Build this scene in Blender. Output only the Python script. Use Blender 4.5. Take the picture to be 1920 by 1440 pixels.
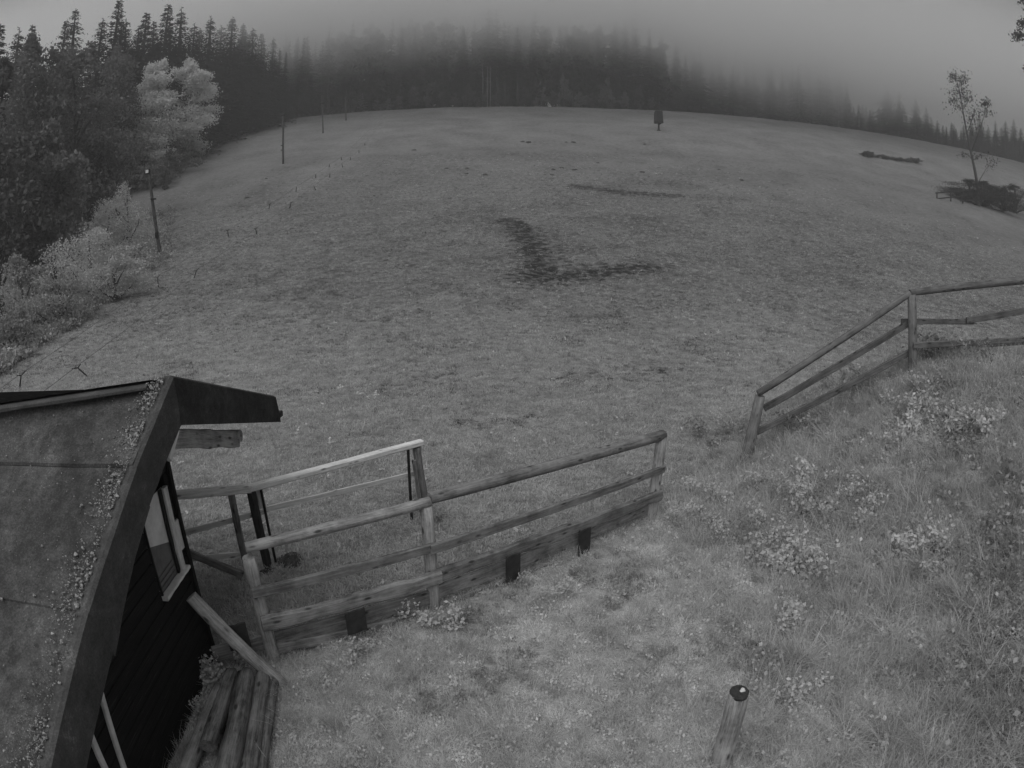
import bpy, math, random
import numpy as np
from mathutils import Vector, Matrix

random.seed(11)
rng = np.random.default_rng(11)
sc = bpy.context.scene
for o in list(bpy.data.objects):
    bpy.data.objects.remove(o)
COL = sc.collection

# ------------------------------------------------------------------ camera
H = 3.9
PITCH = math.radians(15.0)
FPX = 1140.0
cd = bpy.data.cameras.new('camera')
cam = bpy.data.objects.new('camera', cd)
COL.objects.link(cam)
cam.location = (0, 0, H)
cam.rotation_euler = (math.pi / 2 - PITCH, 0, 0)
# a wide webcam lens: the angle from the axis grows in proportion to the distance from the picture's centre
cd.sensor_fit = 'HORIZONTAL'
cd.sensor_width = 36
cd.sensor_height = 27
cd.type = 'PANO'
cd.panorama_type = 'FISHEYE_LENS_POLYNOMIAL'
cd.fisheye_fov = math.radians(180)
cd.fisheye_polynomial_k0 = 0.0
cd.fisheye_polynomial_k1 = -1920.0 / (36.0 * FPX)
cd.fisheye_polynomial_k2 = 0.0
cd.fisheye_polynomial_k3 = 0.0
cd.fisheye_polynomial_k4 = 0.0
cd.clip_start = 0.05
cd.clip_end = 2000
sc.camera = cam

# ------------------------------------------------------------------ sky, sun, exposure
SUN_EL, SUN_ROT = math.radians(60), math.radians(205)
w = bpy.data.worlds.new('World')
sc.world = w
w.use_nodes = True
nt = w.node_tree
nt.nodes.clear()
sky = nt.nodes.new('ShaderNodeTexSky')
sky.sky_type = 'NISHITA'
sky.sun_disc = False
sky.sun_elevation = SUN_EL
sky.sun_rotation = SUN_ROT
sky.air_density = 1.0
sky.dust_density = 2.0
bw = nt.nodes.new('ShaderNodeRGBToBW')          # the camera records infrared: no hue anywhere
bg = nt.nodes.new('ShaderNodeBackground')
bg.inputs['Strength'].default_value = 0.05
out = nt.nodes.new('ShaderNodeOutputWorld')
nt.links.new(sky.outputs[0], bw.inputs[0])
nt.links.new(bw.outputs[0], bg.inputs[0])
nt.links.new(bg.outputs[0], out.inputs[0])

sl = bpy.data.lights.new('sun', 'SUN')
sl.energy = 1.5
sl.angle = math.radians(70)
so = bpy.data.objects.new('sun', sl)
COL.objects.link(so)
so.rotation_euler = (math.pi / 2 - SUN_EL, 0, math.pi - SUN_ROT)

sc.view_settings.view_transform = 'Standard'
sc.view_settings.look = 'None'
sc.view_settings.gamma = 1
sc.view_settings.use_curve_mapping = False
sc.view_settings.exposure = 0.37
sc.cycles.volume_bounces = 6
sc.cycles.max_bounces = 8
sc.cycles.transparent_max_bounces = 16

# ------------------------------------------------------------------ projection helpers (pixels of the 1920x1440 photograph)
cP, sP = math.cos(PITCH), math.sin(PITCH)


def ray(px, py):
    dx, dy = px - 960.0, py - 720.0
    r = math.hypot(dx, dy) + 1e-9
    t = r / FPX
    u, v, k = math.sin(t) * dx / r, math.sin(t) * dy / r, math.cos(t)
    return np.array([u, k * cP - v * sP, -(v * cP + k * sP)])


C0 = np.array([0, 0, H])


def on_z(px, py, z):
    d = ray(px, py)
    return C0 + d * ((z - H) / d[2])


def at_y(px, py, y):
    d = ray(px, py)
    return C0 + d * (y / d[1])


def on_plane(px, py, p0, n):
    d = ray(px, py)
    return C0 + d * (np.dot(np.array(p0) - C0, n) / np.dot(d, n))


_ones = 'first second third fourth fifth sixth seventh eighth ninth tenth eleventh twelfth thirteenth fourteenth fifteenth sixteenth seventeenth eighteenth nineteenth'.split()
_tens = {2: 'twenty', 3: 'thirty', 4: 'forty'}


def nth(i):
    """ordinal word, 0 -> first"""
    n = i + 1
    if n < 20:
        return _ones[n - 1]
    t, u = divmod(n, 10)
    return _tens[t][:-1] + 'ieth' if u == 0 else _tens[t] + '-' + _ones[u - 1]


def smooth(a, b, x):
    t = np.clip((np.asarray(x, float) - a) / (b - a), 0, 1)
    return t * t * (3 - 2 * t)


def _hash(ix, iy, s):
    h = (ix.astype(np.int64) * 374761393 + iy.astype(np.int64) * 668265263 + s * 1442695041) & 0x7fffffff
    h = ((h ^ (h >> 13)) * 1274126177) & 0x7fffffff
    h = (h ^ (h >> 16)) & 0xffff
    return h / 65535.0


def vnoise(x, y, s=0):
    x = np.asarray(x, float)
    y = np.asarray(y, float)
    ix, iy = np.floor(x), np.floor(y)
    fx, fy = x - ix, y - iy
    fx = fx * fx * (3 - 2 * fx)
    fy = fy * fy * (3 - 2 * fy)
    a = _hash(ix, iy, s)
    b = _hash(ix + 1, iy, s)
    c = _hash(ix, iy + 1, s)
    d = _hash(ix + 1, iy + 1, s)
    return (a * (1 - fx) + b * fx) * (1 - fy) + (c * (1 - fx) + d * fx) * fy


def fbm(x, y, s=0, o=4):
    r, a, t = 0, 0.5, 0
    for k in range(o):
        r = r + a * vnoise(x * 2 ** k, y * 2 ** k, s + k)
        t += a
        a *= 0.5
    return r / t


_py = np.array([-400, -10, 3, 8, 12, 16, 24, 33, 42, 52, 62, 76, 86, 93, 103, 150, 158, 175, 220, 700])
_pz = np.array([-3, 0.1, 0.0, 0.0, -0.05, 0.0, 0.2, 1.45, 2.95, 4.9, 7.3, 11.6, 14.4, 15.9, 19.3, 33.6, 34.8, 35.5, 35.0, 30.0])
_fy = np.arange(-60, 400, 0.5)
_fz = np.interp(_fy, _py, _pz)
_k = np.exp(-0.5 * (np.arange(-12, 13) / 5.0) ** 2)
_fz = np.convolve(np.pad(_fz, 12, mode='edge'), _k / _k.sum(), 'valid')
VX = [(-40, -15), (3, -17.0), (12, -18.5), (17, -19.8), (27.5, -24), (39.5, -26.5), (78, -48), (100, -58), (121, -63), (142, -56), (155, -45), (320, -45)]


def verge_x(y):
    return np.interp(y, [a for a, b in VX], [b for a, b in VX])


def ground(x, y, detail=True):
    x = np.asarray(x, float)
    y = np.asarray(y, float)
    z = np.interp(y, _fy, _fz)
    z = z + 0.024 * np.maximum(x - 25, 0) * smooth(60, 130, y)
    # the bank on the right, beside the camera
    bank = 2.1 * smooth(3.2, 8.6, x + 0.06 * (y - 6)) * (1 - smooth(9.6, 14.0, y + 0.05 * x))
    z = z + bank
    # the ditch beyond the left verge
    d = verge_x(y) - x
    z = z - np.clip(d * 0.4, 0, 1.6) * (1 - smooth(40, 70, y))
    if detail:
        r = np.hypot(x, y)
        z = z + (fbm(x * 0.25, y * 0.25, 3, 3) - 0.5) * 0.30 * smooth(6, 25, r)
        z = z + (fbm(x * 0.9, y * 0.9, 9, 3) - 0.5) * 0.10
        z = z + (fbm(x * 0.035, y * 0.035, 5, 2) - 0.5) * 1.4 * smooth(50, 90, r) * (1 - smooth(130, 148, y))
    return z


def on_ground(px, py):
    d = ray(px, py)
    t = np.geomspace(1.5, 420, 6000)
    p = C0[None] + t[:, None] * d[None]
    below = p[:, 2] < ground(p[:, 0], p[:, 1])
    i = int(np.argmax(below)) if below.any() else len(t) - 1
    q = p[i].copy()
    q[2] = float(ground(q[0], q[1]))
    return q


def G(x, y):
    return float(ground(x, y))


# ------------------------------------------------------------------ materials (all grey: an infrared picture)
def new_mat(name):
    m = bpy.data.materials.new(name)
    m.use_nodes = True
    n = m.node_tree
    n.nodes.clear()
    o = n.nodes.new('ShaderNodeOutputMaterial')
    return m, n, o


def nd(n, t, **kw):
    x = n.nodes.new(t)
    for k, v in kw.items():
        if k in x.inputs.keys():
            x.inputs[k].default_value = v
        else:
            setattr(x, k, v)
    return x


def ramp(n, src, stops):
    r = n.nodes.new('ShaderNodeValToRGB')
    e = r.color_ramp.elements
    while len(e) < len(stops):
        e.new(0.5)
    for el, (p, v) in zip(e, stops):
        el.position = p
        el.color = (v, v, v, 1)
    n.links.new(src, r.inputs[0])
    return r.outputs[0]


def math_n(n, op, a, b=None):
    x = n.nodes.new('ShaderNodeMath')
    x.operation = op
    for i, s in enumerate((a, b)):
        if s is None:
            continue
        if isinstance(s, (int, float)):
            x.inputs[i].default_value = s
        else:
            n.links.new(s, x.inputs[i])
    return x.outputs[0]


def noise(n, vec, scale, detail=4, rough=0.6):
    x = n.nodes.new('ShaderNodeTexNoise')
    x.inputs['Scale'].default_value = scale
    x.inputs['Detail'].default_value = detail
    x.inputs['Roughness'].default_value = rough
    n.links.new(vec, x.inputs['Vector'])
    return x.outputs['Fac']


def wood(name, lo, hi, grain=18.0, rough=0.85, blotch=0.5, top=1.25, knots=True):
    """weathered timber: grain runs along each piece's own X axis"""
    m, n, o = new_mat(name)
    tc = nd(n, 'ShaderNodeTexCoord')
    oi = nd(n, 'ShaderNodeObjectInfo')
    add = nd(n, 'ShaderNodeVectorMath', operation='ADD')
    sc_ = nd(n, 'ShaderNodeVectorMath', operation='SCALE')
    sc_.inputs['Scale'].default_value = 7.3
    n.links.new(oi.outputs['Location'], sc_.inputs[0])
    n.links.new(tc.outputs['Object'], add.inputs[0])
    n.links.new(sc_.outputs[0], add.inputs[1])
    mp = nd(n, 'ShaderNodeMapping')
    mp.inputs['Scale'].default_value = (1.1, grain, grain)
    n.links.new(add.outputs[0], mp.inputs[0])
    g = noise(n, mp.outputs[0], 2.0, 6, 0.65)
    b = noise(n, add.outputs[0], 3.2, 5, 0.7)
    mix = math_n(n, 'ADD', math_n(n, 'MULTIPLY', g, 1 - blotch), math_n(n, 'MULTIPLY', b, blotch))
    fineg = noise(n, mp.outputs[0], 7.0, 4, 0.7)
    mix = math_n(n, 'ADD', math_n(n, 'MULTIPLY', mix, 0.72), math_n(n, 'MULTIPLY', fineg, 0.28))
    col = ramp(n, mix, [(0.34, lo * 0.35), (0.43, lo), (0.57, hi), (0.68, hi * top)])
    if knots:
        mk = nd(n, 'ShaderNodeMapping')
        mk.inputs['Scale'].default_value = (4.2, 11, 11)
        n.links.new(add.outputs[0], mk.inputs[0])
        vo = n.nodes.new('ShaderNodeTexVoronoi')
        vo.inputs['Scale'].default_value = 1.0
        n.links.new(mk.outputs[0], vo.inputs['Vector'])
        kf = ramp(n, vo.outputs['Distance'], [(0.10, 0.25), (0.22, 1.0)])
        mm = nd(n, 'ShaderNodeMix', data_type='RGBA')
        mm.blend_type = 'MULTIPLY'
        mm.inputs[0].default_value = 1.0
        n.links.new(col, mm.inputs[6])
        n.links.new(kf, mm.inputs[7])
        col = mm.outputs[2]
    bs = nd(n, 'ShaderNodeBsdfPrincipled')
    bs.inputs['Roughness'].default_value = rough
    bs.inputs['Specular IOR Level'].default_value = 0.25
    n.links.new(col, bs.inputs['Base Color'])
    bp = nd(n, 'ShaderNodeBump')
    bp.inputs['Strength'].default_value = 0.6
    bp.inputs['Distance'].default_value = 0.012
    n.links.new(mix, bp.inputs['Height'])
    n.links.new(bp.outputs[0], bs.inputs['Normal'])
    n.links.new(bs.outputs[0], o.inputs[0])
    return m


def plain(name, lo, hi, scale=6, rough=0.8, bump=0.3, bdist=0.01, spec=0.3, p0=0.35, p1=0.65):
    m, n, o = new_mat(name)
    tc = nd(n, 'ShaderNodeTexCoord')
    g = noise(n, tc.outputs['Object'], scale, 7, 0.68)
    col = ramp(n, g, [(p0, lo), (p1, hi)])
    bs = nd(n, 'ShaderNodeBsdfPrincipled')
    bs.inputs['Roughness'].default_value = rough
    bs.inputs['Specular IOR Level'].default_value = spec
    n.links.new(col, bs.inputs['Base Color'])
    f = noise(n, tc.outputs['Object'], scale * 9, 4, 0.6)
    bp = nd(n, 'ShaderNodeBump')
    bp.inputs['Strength'].default_value = bump
    bp.inputs['Distance'].default_value = bdist
    n.links.new(f, bp.inputs['Height'])
    n.links.new(bp.outputs[0], bs.inputs['Normal'])
    n.links.new(bs.outputs[0], o.inputs[0])
    return m


def felt(name, lo, hi):
    m, n, o = new_mat(name)
    tc = nd(n, 'ShaderNodeTexCoord')
    a = noise(n, tc.outputs['Object'], 2.4, 6, 0.7)
    b = noise(n, tc.outputs['Object'], 70, 3, 0.7)
    c = noise(n, tc.outputs['Object'], 14, 6, 0.75)
    v = math_n(n, 'ADD', math_n(n, 'MULTIPLY', a, 0.45), math_n(n, 'ADD', math_n(n, 'MULTIPLY', b, 0.30), math_n(n, 'MULTIPLY', c, 0.25)))
    col = ramp(n, v, [(0.34, lo * 0.55), (0.46, lo), (0.56, hi), (0.66, hi * 2.2)])
    bs = nd(n, 'ShaderNodeBsdfPrincipled')
    bs.inputs['Roughness'].default_value = 0.95
    bs.inputs['Specular IOR Level'].default_value = 0.12
    n.links.new(col, bs.inputs['Base Color'])
    bp = nd(n, 'ShaderNodeBump')
    bp.inputs['Strength'].default_value = 0.8
    bp.inputs['Distance'].default_value = 0.012
    n.links.new(math_n(n, 'ADD', c, math_n(n, 'MULTIPLY', b, 0.4)), bp.inputs['Height'])
    n.links.new(bp.outputs[0], bs.inputs['Normal'])
    n.links.new(bs.outputs[0], o.inputs[0])
    return m


def leaf_mat(name, lo, hi, scale=0.6, rnd=0.25, trans=0.3, obj_space=True):
    m, n, o = new_mat(name)
    geo = nd(n, 'ShaderNodeNewGeometry')
    oi = nd(n, 'ShaderNodeObjectInfo')
    g = noise(n, geo.outputs['Position'], scale, 3, 0.6)
    g2 = noise(n, geo.outputs['Position'], scale * 6, 2, 0.6)
    v = math_n(n, 'ADD', math_n(n, 'MULTIPLY', g, 0.6), math_n(n, 'MULTIPLY', g2, 0.4))
    v = math_n(n, 'ADD', v, math_n(n, 'MULTIPLY', math_n(n, 'SUBTRACT', oi.outputs['Random'], 0.5), rnd))
    col = ramp(n, v, [(0.30, lo), (0.70, hi)])
    df = nd(n, 'ShaderNodeBsdfDiffuse')
    tr = nd(n, 'ShaderNodeBsdfTranslucent')
    mx = nd(n, 'ShaderNodeMixShader')
    mx.inputs[0].default_value = trans
    n.links.new(col, df.inputs[0])
    n.links.new(col, tr.inputs[0])
    n.links.new(df.outputs[0], mx.inputs[1])
    n.links.new(tr.outputs[0], mx.inputs[2])
    n.links.new(mx.outputs[0], o.inputs[0])
    return m


M = {}
M['rail'] = wood('weathered_rail', 0.16, 0.40, grain=22, blotch=0.55)
M['rail_low'] = wood('damp_low_rail', 0.11, 0.30, grain=22, blotch=0.6)
M['rail_bank'] = wood('bank_rail', 0.07, 0.17, grain=22)
M['post_bank'] = wood('bank_post', 0.11, 0.25, grain=20)
M['rail_dark'] = wood('damp_rail', 0.085, 0.24, grain=22, blotch=0.55)
M['post'] = wood('weathered_post', 0.17, 0.40, grain=20, blotch=0.55)
M['pale'] = wood('fresh_timber', 0.52, 0.80, blotch=0.35)
M['faint'] = wood('grey_plank', 0.46, 0.64, blotch=0.4)
M['black_timber'] = wood('tarred_timber', 0.015, 0.05)
M['siding'] = wood('black_siding', 0.004, 0.009, grain=45, top=7.0, blotch=0.2, knots=False)
M['sleeper'] = wood('old_sleeper', 0.06, 0.2, grain=14)
M['felt'] = felt('roofing_felt', 0.052, 0.105)
M['felt_dark'] = felt('verge_felt', 0.065, 0.10)
M['felt_front'] = felt('verge_felt_front', 0.036, 0.062)
M['moss'] = plain('moss_grit', 0.05, 0.50, 38, 0.95, 0.2, 0.004, p0=0.38, p1=0.68)
M['rubber'] = plain('black_rubber', 0.02, 0.05, 9, 0.7, 0.3, 0.003, 0.2)
M['metal_dark'] = plain('dark_metal', 0.008, 0.02, 9, 0.6, 0.1, 0.002, 0.2)
M['white_paint'] = plain('white_paint', 0.46, 0.70, 5, 0.6, 0.1, 0.002)
M['curtain'] = plain('grey_blind', 0.10, 0.17, 5, 0.8, 0.1, 0.002)
M['soil'] = plain('dark_soil', 0.03, 0.11, 16, 0.95, 1.0, 0.02, 0.1)
M['rope'] = plain('rope', 0.015, 0.04, 20, 0.8, 0.2, 0.002, 0.1)
M['rope_line'] = plain('grey_rope', 0.08, 0.16, 20, 0.8, 0.2, 0.002, 0.1)
M['bark'] = wood('bark', 0.04, 0.10, grain=9)
M['bark_pale'] = wood('bark_pale', 0.16, 0.3, grain=9)
M['pole'] = wood('lift_pole_wood', 0.035, 0.09)
M['needles'] = leaf_mat('conifer_needles', 0.025, 0.08, 0.35, 0.2, 0.12)
M['leaf_dark'] = leaf_mat('broadleaf_dark', 0.07, 0.25, 0.45, 0.2, 0.25)
M['leaf_grey'] = leaf_mat('understory_leaves', 0.06, 0.17, 0.4, 0.3, 0.25)
M['leaf_verge'] = leaf_mat('ditch_bush_leaves', 0.18, 0.38, 0.5, 0.3, 0.3)
M['leaf_pale'] = leaf_mat('pale_leaves', 0.50, 0.74, 0.35, 0.1, 0.35)
M['leaf_bush'] = leaf_mat('bush_leaves', 0.32, 0.60, 0.8, 0.15, 0.35)
M['leaf_thicket'] = leaf_mat('thicket_leaves', 0.02, 0.06, 0.8, 0.2, 0.15)
M['leaf_weed'] = leaf_mat('weed_leaves', 0.44, 0.76, 6.0, 0.25, 0.42)
M['grass_long'] = leaf_mat('long_grass', 0.34, 0.72, 1.3, 0.40, 0.5)
M['grass_near'] = leaf_mat('near_short_grass', 0.55, 0.92, 1.6, 0.35, 0.5)  # albedo raised in place of the camera's infrared light on near grass
M['grass_short'] = leaf_mat('mown_grass', 0.20, 0.66, 0.7, 0.60, 0.45)
M['grass_dark'] = leaf_mat('dark_herbs', 0.24, 0.46, 2.0, 0.4, 0.35)
M['grass_mid'] = leaf_mat('near_lit_turf_grass', 0.34, 0.62, 0.9, 0.40, 0.45)  # mown grass again, painted paler for infrared light falling near the camera
M['grass_mdark'] = leaf_mat('dark_meadow_herbs', 0.08, 0.2, 2.0, 0.4, 0.3)


# ------------------------------------------------------------------ mesh helpers
def mesh(name, V, Fc, m, smooth_=False):
    me = bpy.data.meshes.new(name)
    me.from_pydata([tuple(map(float, v)) for v in V], [], [tuple(int(i) for i in f) for f in Fc])
    for x in (m if isinstance(m, (list, tuple)) else [m]):
        me.materials.append(x)
    if smooth_:
        me.polygons.foreach_set('use_smooth', [True] * len(me.polygons))
    me.update()
    return me


def quads(name, P, m):
    """P: (N,4,3) array of quads -> mesh, quickly"""
    P = np.asarray(P, dtype=np.float32)
    N = len(P)
    me = bpy.data.meshes.new(name)
    me.vertices.add(N * 4)
    me.vertices.foreach_set('co', P.reshape(-1))
    me.loops.add(N * 4)
    me.loops.foreach_set('vertex_index', np.arange(N * 4, dtype=np.int32))
    me.polygons.add(N)
    me.polygons.foreach_set('loop_start', np.arange(0, N * 4, 4, dtype=np.int32))
    me.materials.append(m)
    me.update()
    me.validate()
    return me


def tag(o, label=None, cat=None, group=None, kind=None):
    if label:
        o['label'] = label
    if cat:
        o['category'] = cat
    if group:
        o['group'] = group
    if kind:
        o['kind'] = kind
    return o


def thing(name, loc, label, cat, group=None, rz=0.0):
    o = bpy.data.objects.new(name, None)
    COL.objects.link(o)
    o.location = tuple(map(float, loc))
    o.rotation_euler = (0, 0, rz)
    o.empty_display_size = 0.2
    return tag(o, label, cat, group)


def link(name, me, parent=None, mw=None):
    """link a mesh; with a parent, mw is the wanted world matrix (parents are never rotated here)"""
    o = bpy.data.objects.new(name, me)
    COL.objects.link(o)
    mw = mw if mw is not None else Matrix.Identity(4)
    if parent is not None:
        o.parent = parent
        base = Vector((0, 0, 0))
        p = parent
        if p.parent is not None:
            pm = p.parent.matrix_basis @ p.matrix_basis
        else:
            pm = p.matrix_basis
        o.matrix_basis = pm.inverted() @ mw
    else:
        o.matrix_basis = mw
    return o


def frame(p0, p1, up=(0, 0, 1)):
    p0, p1 = Vector(map(float, p0)), Vector(map(float, p1))
    x = (p1 - p0)
    L = x.length
    x.normalize()
    up = Vector(up)
    if abs(x.dot(up)) > 0.98:
        up = Vector((0, 1, 0))
    z = (up - x * up.dot(x)).normalized()
    y = z.cross(x)
    m = Matrix.Identity(4)
    for i in range(3):
        m[i][0], m[i][1], m[i][2], m[i][3] = x[i], y[i], z[i], (p0[i] + p1[i]) / 2
    return m, L


def log(name, p0, p1, r0, r1, m, parent=None, seg=12, n=9, bend=0.012, rough=0.05, label=None):
    mw, L = frame(p0, p1)
    V, Fc = [], []
    ph = random.random() * 6
    amp = random.uniform(0.4, 1) * bend * L
    a0 = random.random() * 6.28
    lob = [random.uniform(-rough, rough) for _ in range(seg)]
    for i in range(n + 1):
        t = i / n
        r = r0 + (r1 - r0) * t
        oy = amp * math.sin(t * 3.1 + 0.3) * math.cos(a0) + 0.2 * amp * math.sin(t * 9 + ph)
        oz = amp * math.sin(t * 3.1) * math.sin(a0)
        for k in range(seg):
            a = 2 * math.pi * k / seg
            rr = r * (1 + lob[k] + random.uniform(-rough, rough) * 0.35)
            if i in (0, n):
                rr *= 0.93
            V.append((L * (t - 0.5), oy + rr * math.cos(a), oz + rr * math.sin(a)))
    for i in range(n):
        for k in range(seg):
            a, b = i * seg + k, i * seg + (k + 1) % seg
            Fc.append((a, b, b + seg, a + seg))
    Fc.append(tuple(reversed(range(seg))))
    Fc.append(tuple(n * seg + k for k in range(seg)))
    me = mesh(name, V, Fc, m, True)
    for f in me.polygons:
        if len(f.vertices) > 4:
            f.use_smooth = False
    o = link(name, me, parent, mw)
    if label:
        o['label'] = label
    return o


def board(name, p0, p1, h, t, m, parent=None, up=(0, 0, 1), n=8, bend=0.006, wob=0.04, label=None, ch=None):
    """sawn board p0-p1, h tall (along up), t thick, chamfered and slightly uneven"""
    mw, L = frame(p0, p1, up)
    V, Fc = [], []
    c = ch if ch is not None else min(h, t) * 0.18
    prof = [(-t / 2 + c, -h / 2), (t / 2 - c, -h / 2), (t / 2, -h / 2 + c), (t / 2, h / 2 - c), (t / 2 - c, h / 2), (-t / 2 + c, h / 2), (-t / 2, h / 2 - c), (-t / 2, -h / 2 + c)]
    amp = random.uniform(-1, 1) * bend * L
    for i in range(n + 1):
        s = i / n
        wt = random.uniform(-wob, wob) * h
        wb = random.uniform(-wob, wob) * h
        for (y, z) in prof:
            V.append((L * (s - 0.5), y + amp * math.sin(s * 3.14), z + (wt if z > 0 else wb)))
    for i in range(n):
        for k in range(8):
            a, b = i * 8 + k, i * 8 + (k + 1) % 8
            Fc.append((a, b, b + 8, a + 8))
    Fc.append(tuple(reversed(range(8))))
    Fc.append(tuple(n * 8 + k for k in range(8)))
    o = link(name, mesh(name, V, Fc, m), parent, mw)
    if label:
        o['label'] = label
    return o


def tube(pts, radii, seg=7):
    V, Fc = [], []
    pts = [Vector(map(float, p)) for p in pts]
    for i, p in enumerate(pts):
        d = (pts[min(i + 1, len(pts) - 1)] - pts[max(i - 1, 0)]).normalized()
        a = d.cross(Vector((0.13, 0.31, 0.94)))
        if a.length < 1e-3:
            a = d.cross(Vector((1, 0, 0)))
        a.normalize()
        b = d.cross(a)
        for k in range(seg):
            t = 2 * math.pi * k / seg
            V.append(p + (a * math.cos(t) + b * math.sin(t)) * radii[i])
    n = len(pts)
    for i in range(n - 1):
        for k in range(seg):
            q, r_ = i * seg + k, i * seg + (k + 1) % seg
            Fc.append((q, r_, r_ + seg, q + seg))
    Fc.append(tuple(reversed(range(seg))))
    Fc.append(tuple((n - 1) * seg + k for k in range(seg)))
    return V, Fc


def join(parts):
    V, Fc = [], []
    for v, f in parts:
        b = len(V)
        V += list(v)
        Fc += [tuple(i + b for i in q) for q in f]
    return V, Fc


def unit(n):
    a = rng.normal(size=(n, 3))
    return a / np.linalg.norm(a, axis=1, keepdims=True)


def leaf_quads(P, size, aspect=0.6, flat=0.0, jitter=0.4):
    """rhombic leaves of about the given size at points P, random orientation (flat 1 = facing up)"""
    n = len(P)
    nrm = unit(n)
    nrm[:, 2] = nrm[:, 2] * (1 - flat) + flat * (0.6 + np.abs(nrm[:, 2]))
    nrm /= np.linalg.norm(nrm, axis=1, keepdims=True)
    a = np.cross(nrm, unit(n))
    a /= np.linalg.norm(a, axis=1, keepdims=True)
    b = np.cross(nrm, a)
    s = np.asarray(size) * (1 + rng.uniform(-jitter, jitter, n))
    s = s[:, None]
    return np.stack([P - a * s, P + b * s * aspect, P + a * s, P - b * s * aspect], 1)


# ------------------------------------------------------------------ ground
soil_shade_lines = []


def soil(pts, wid, strength):  # dark stroke on the ground
    q = np.array([on_ground(*p)[:2] for p in pts])
    soil_shade_lines.append((q, wid, strength))


soil([(945, 412), (975, 425), (992, 450), (1003, 478), (1012, 505), (1000, 524)], 0.85, 1.0)
soil([(1000, 526), (1060, 518), (1130, 512), (1215, 500)], 1.0, 0.95)
soil([(965, 478), (1075, 468)], 1.5, 0.6)
soil([(1010, 425), (1060, 460), (1045, 500)], 1.2, 0.5)
soil([(1085, 350), (1110, 353), (1180, 362), (1260, 367)], 0.75, 0.95)
soil([(1260, 367), (1320, 370), (1400, 374)], 0.7, 0.6)
soil([(1180, 340), (1290, 345)], 1.0, 0.5)
soil([(700, 300), (900, 293), (1060, 290), (1250, 292)], 3.0, 0.38)  # shadow of the terrace bench, painted dark among the soil strokes
soil([(1310, 300), (1500, 325), (1720, 360)], 3.0, 0.35)
soil([(740, 722), (860, 700)], 0.55, 0.5)
soil([(1110, 705), (1260, 690)], 0.6, 0.5)
soil([(890, 795), (990, 785)], 0.35, 0.55)
soil([(640, 545), (560, 640)], 1.2, 0.3)
soil([(780, 520), (900, 515)], 1.0, 0.3)
soil([(724, 216), (650, 292), (572, 362), (455, 450), (340, 545), (230, 640)], 0.45, 0.30)
soil([(640, 340), (800, 312), (840, 316)], 2.0, 0.3)
soil([(560, 560), (700, 600)], 0.8, 0.3)
soil([(1130, 420), (1260, 405)], 1.6, 0.3)
soil([(1400, 540), (1560, 500)], 1.0, 0.25)
soil([(420, 430), (300, 480), (180, 590), (40, 690)], 1.0, 0.3)


def soil_shade_mask(x, y):
    x = np.asarray(x, float)
    y = np.asarray(y, float)
    r = np.zeros_like(x)
    for q, wid, st in soil_shade_lines:
        for a, b in zip(q[:-1], q[1:]):
            ab = b - a
            # paint spreads further along the line of sight: foreshortened patches
            t = np.clip(((x - a[0]) * ab[0] + (y - a[1]) * ab[1]) / max((ab ** 2).sum(), 1e-6), 0, 1)
            d = np.hypot(x - a[0] - t * ab[0], y - a[1] - t * ab[1])
            r = np.maximum(r, st * np.exp(-(d / (2.0 * wid)) ** 2))
    return r


track = np.array([on_ground(*p)[:2] for p in ((20, 745), (95, 692), (330, 512), (452, 431), (525, 381), (572, 349), (605, 326), (660, 290), (722, 216))])


def track_mask(x, y):
    r = np.zeros_like(np.asarray(x, float))
    for a, b in zip(track[:-1], track[1:]):
        ab = b - a
        t = np.clip(((x - a[0]) * ab[0] + (y - a[1]) * ab[1]) / (ab ** 2).sum(), 0, 1)
        d = np.hypot(x - a[0] - t * ab[0], y - a[1] - t * ab[1])
        r = np.maximum(r, np.exp(-(d / 2.4) ** 2))
    return r


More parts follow.
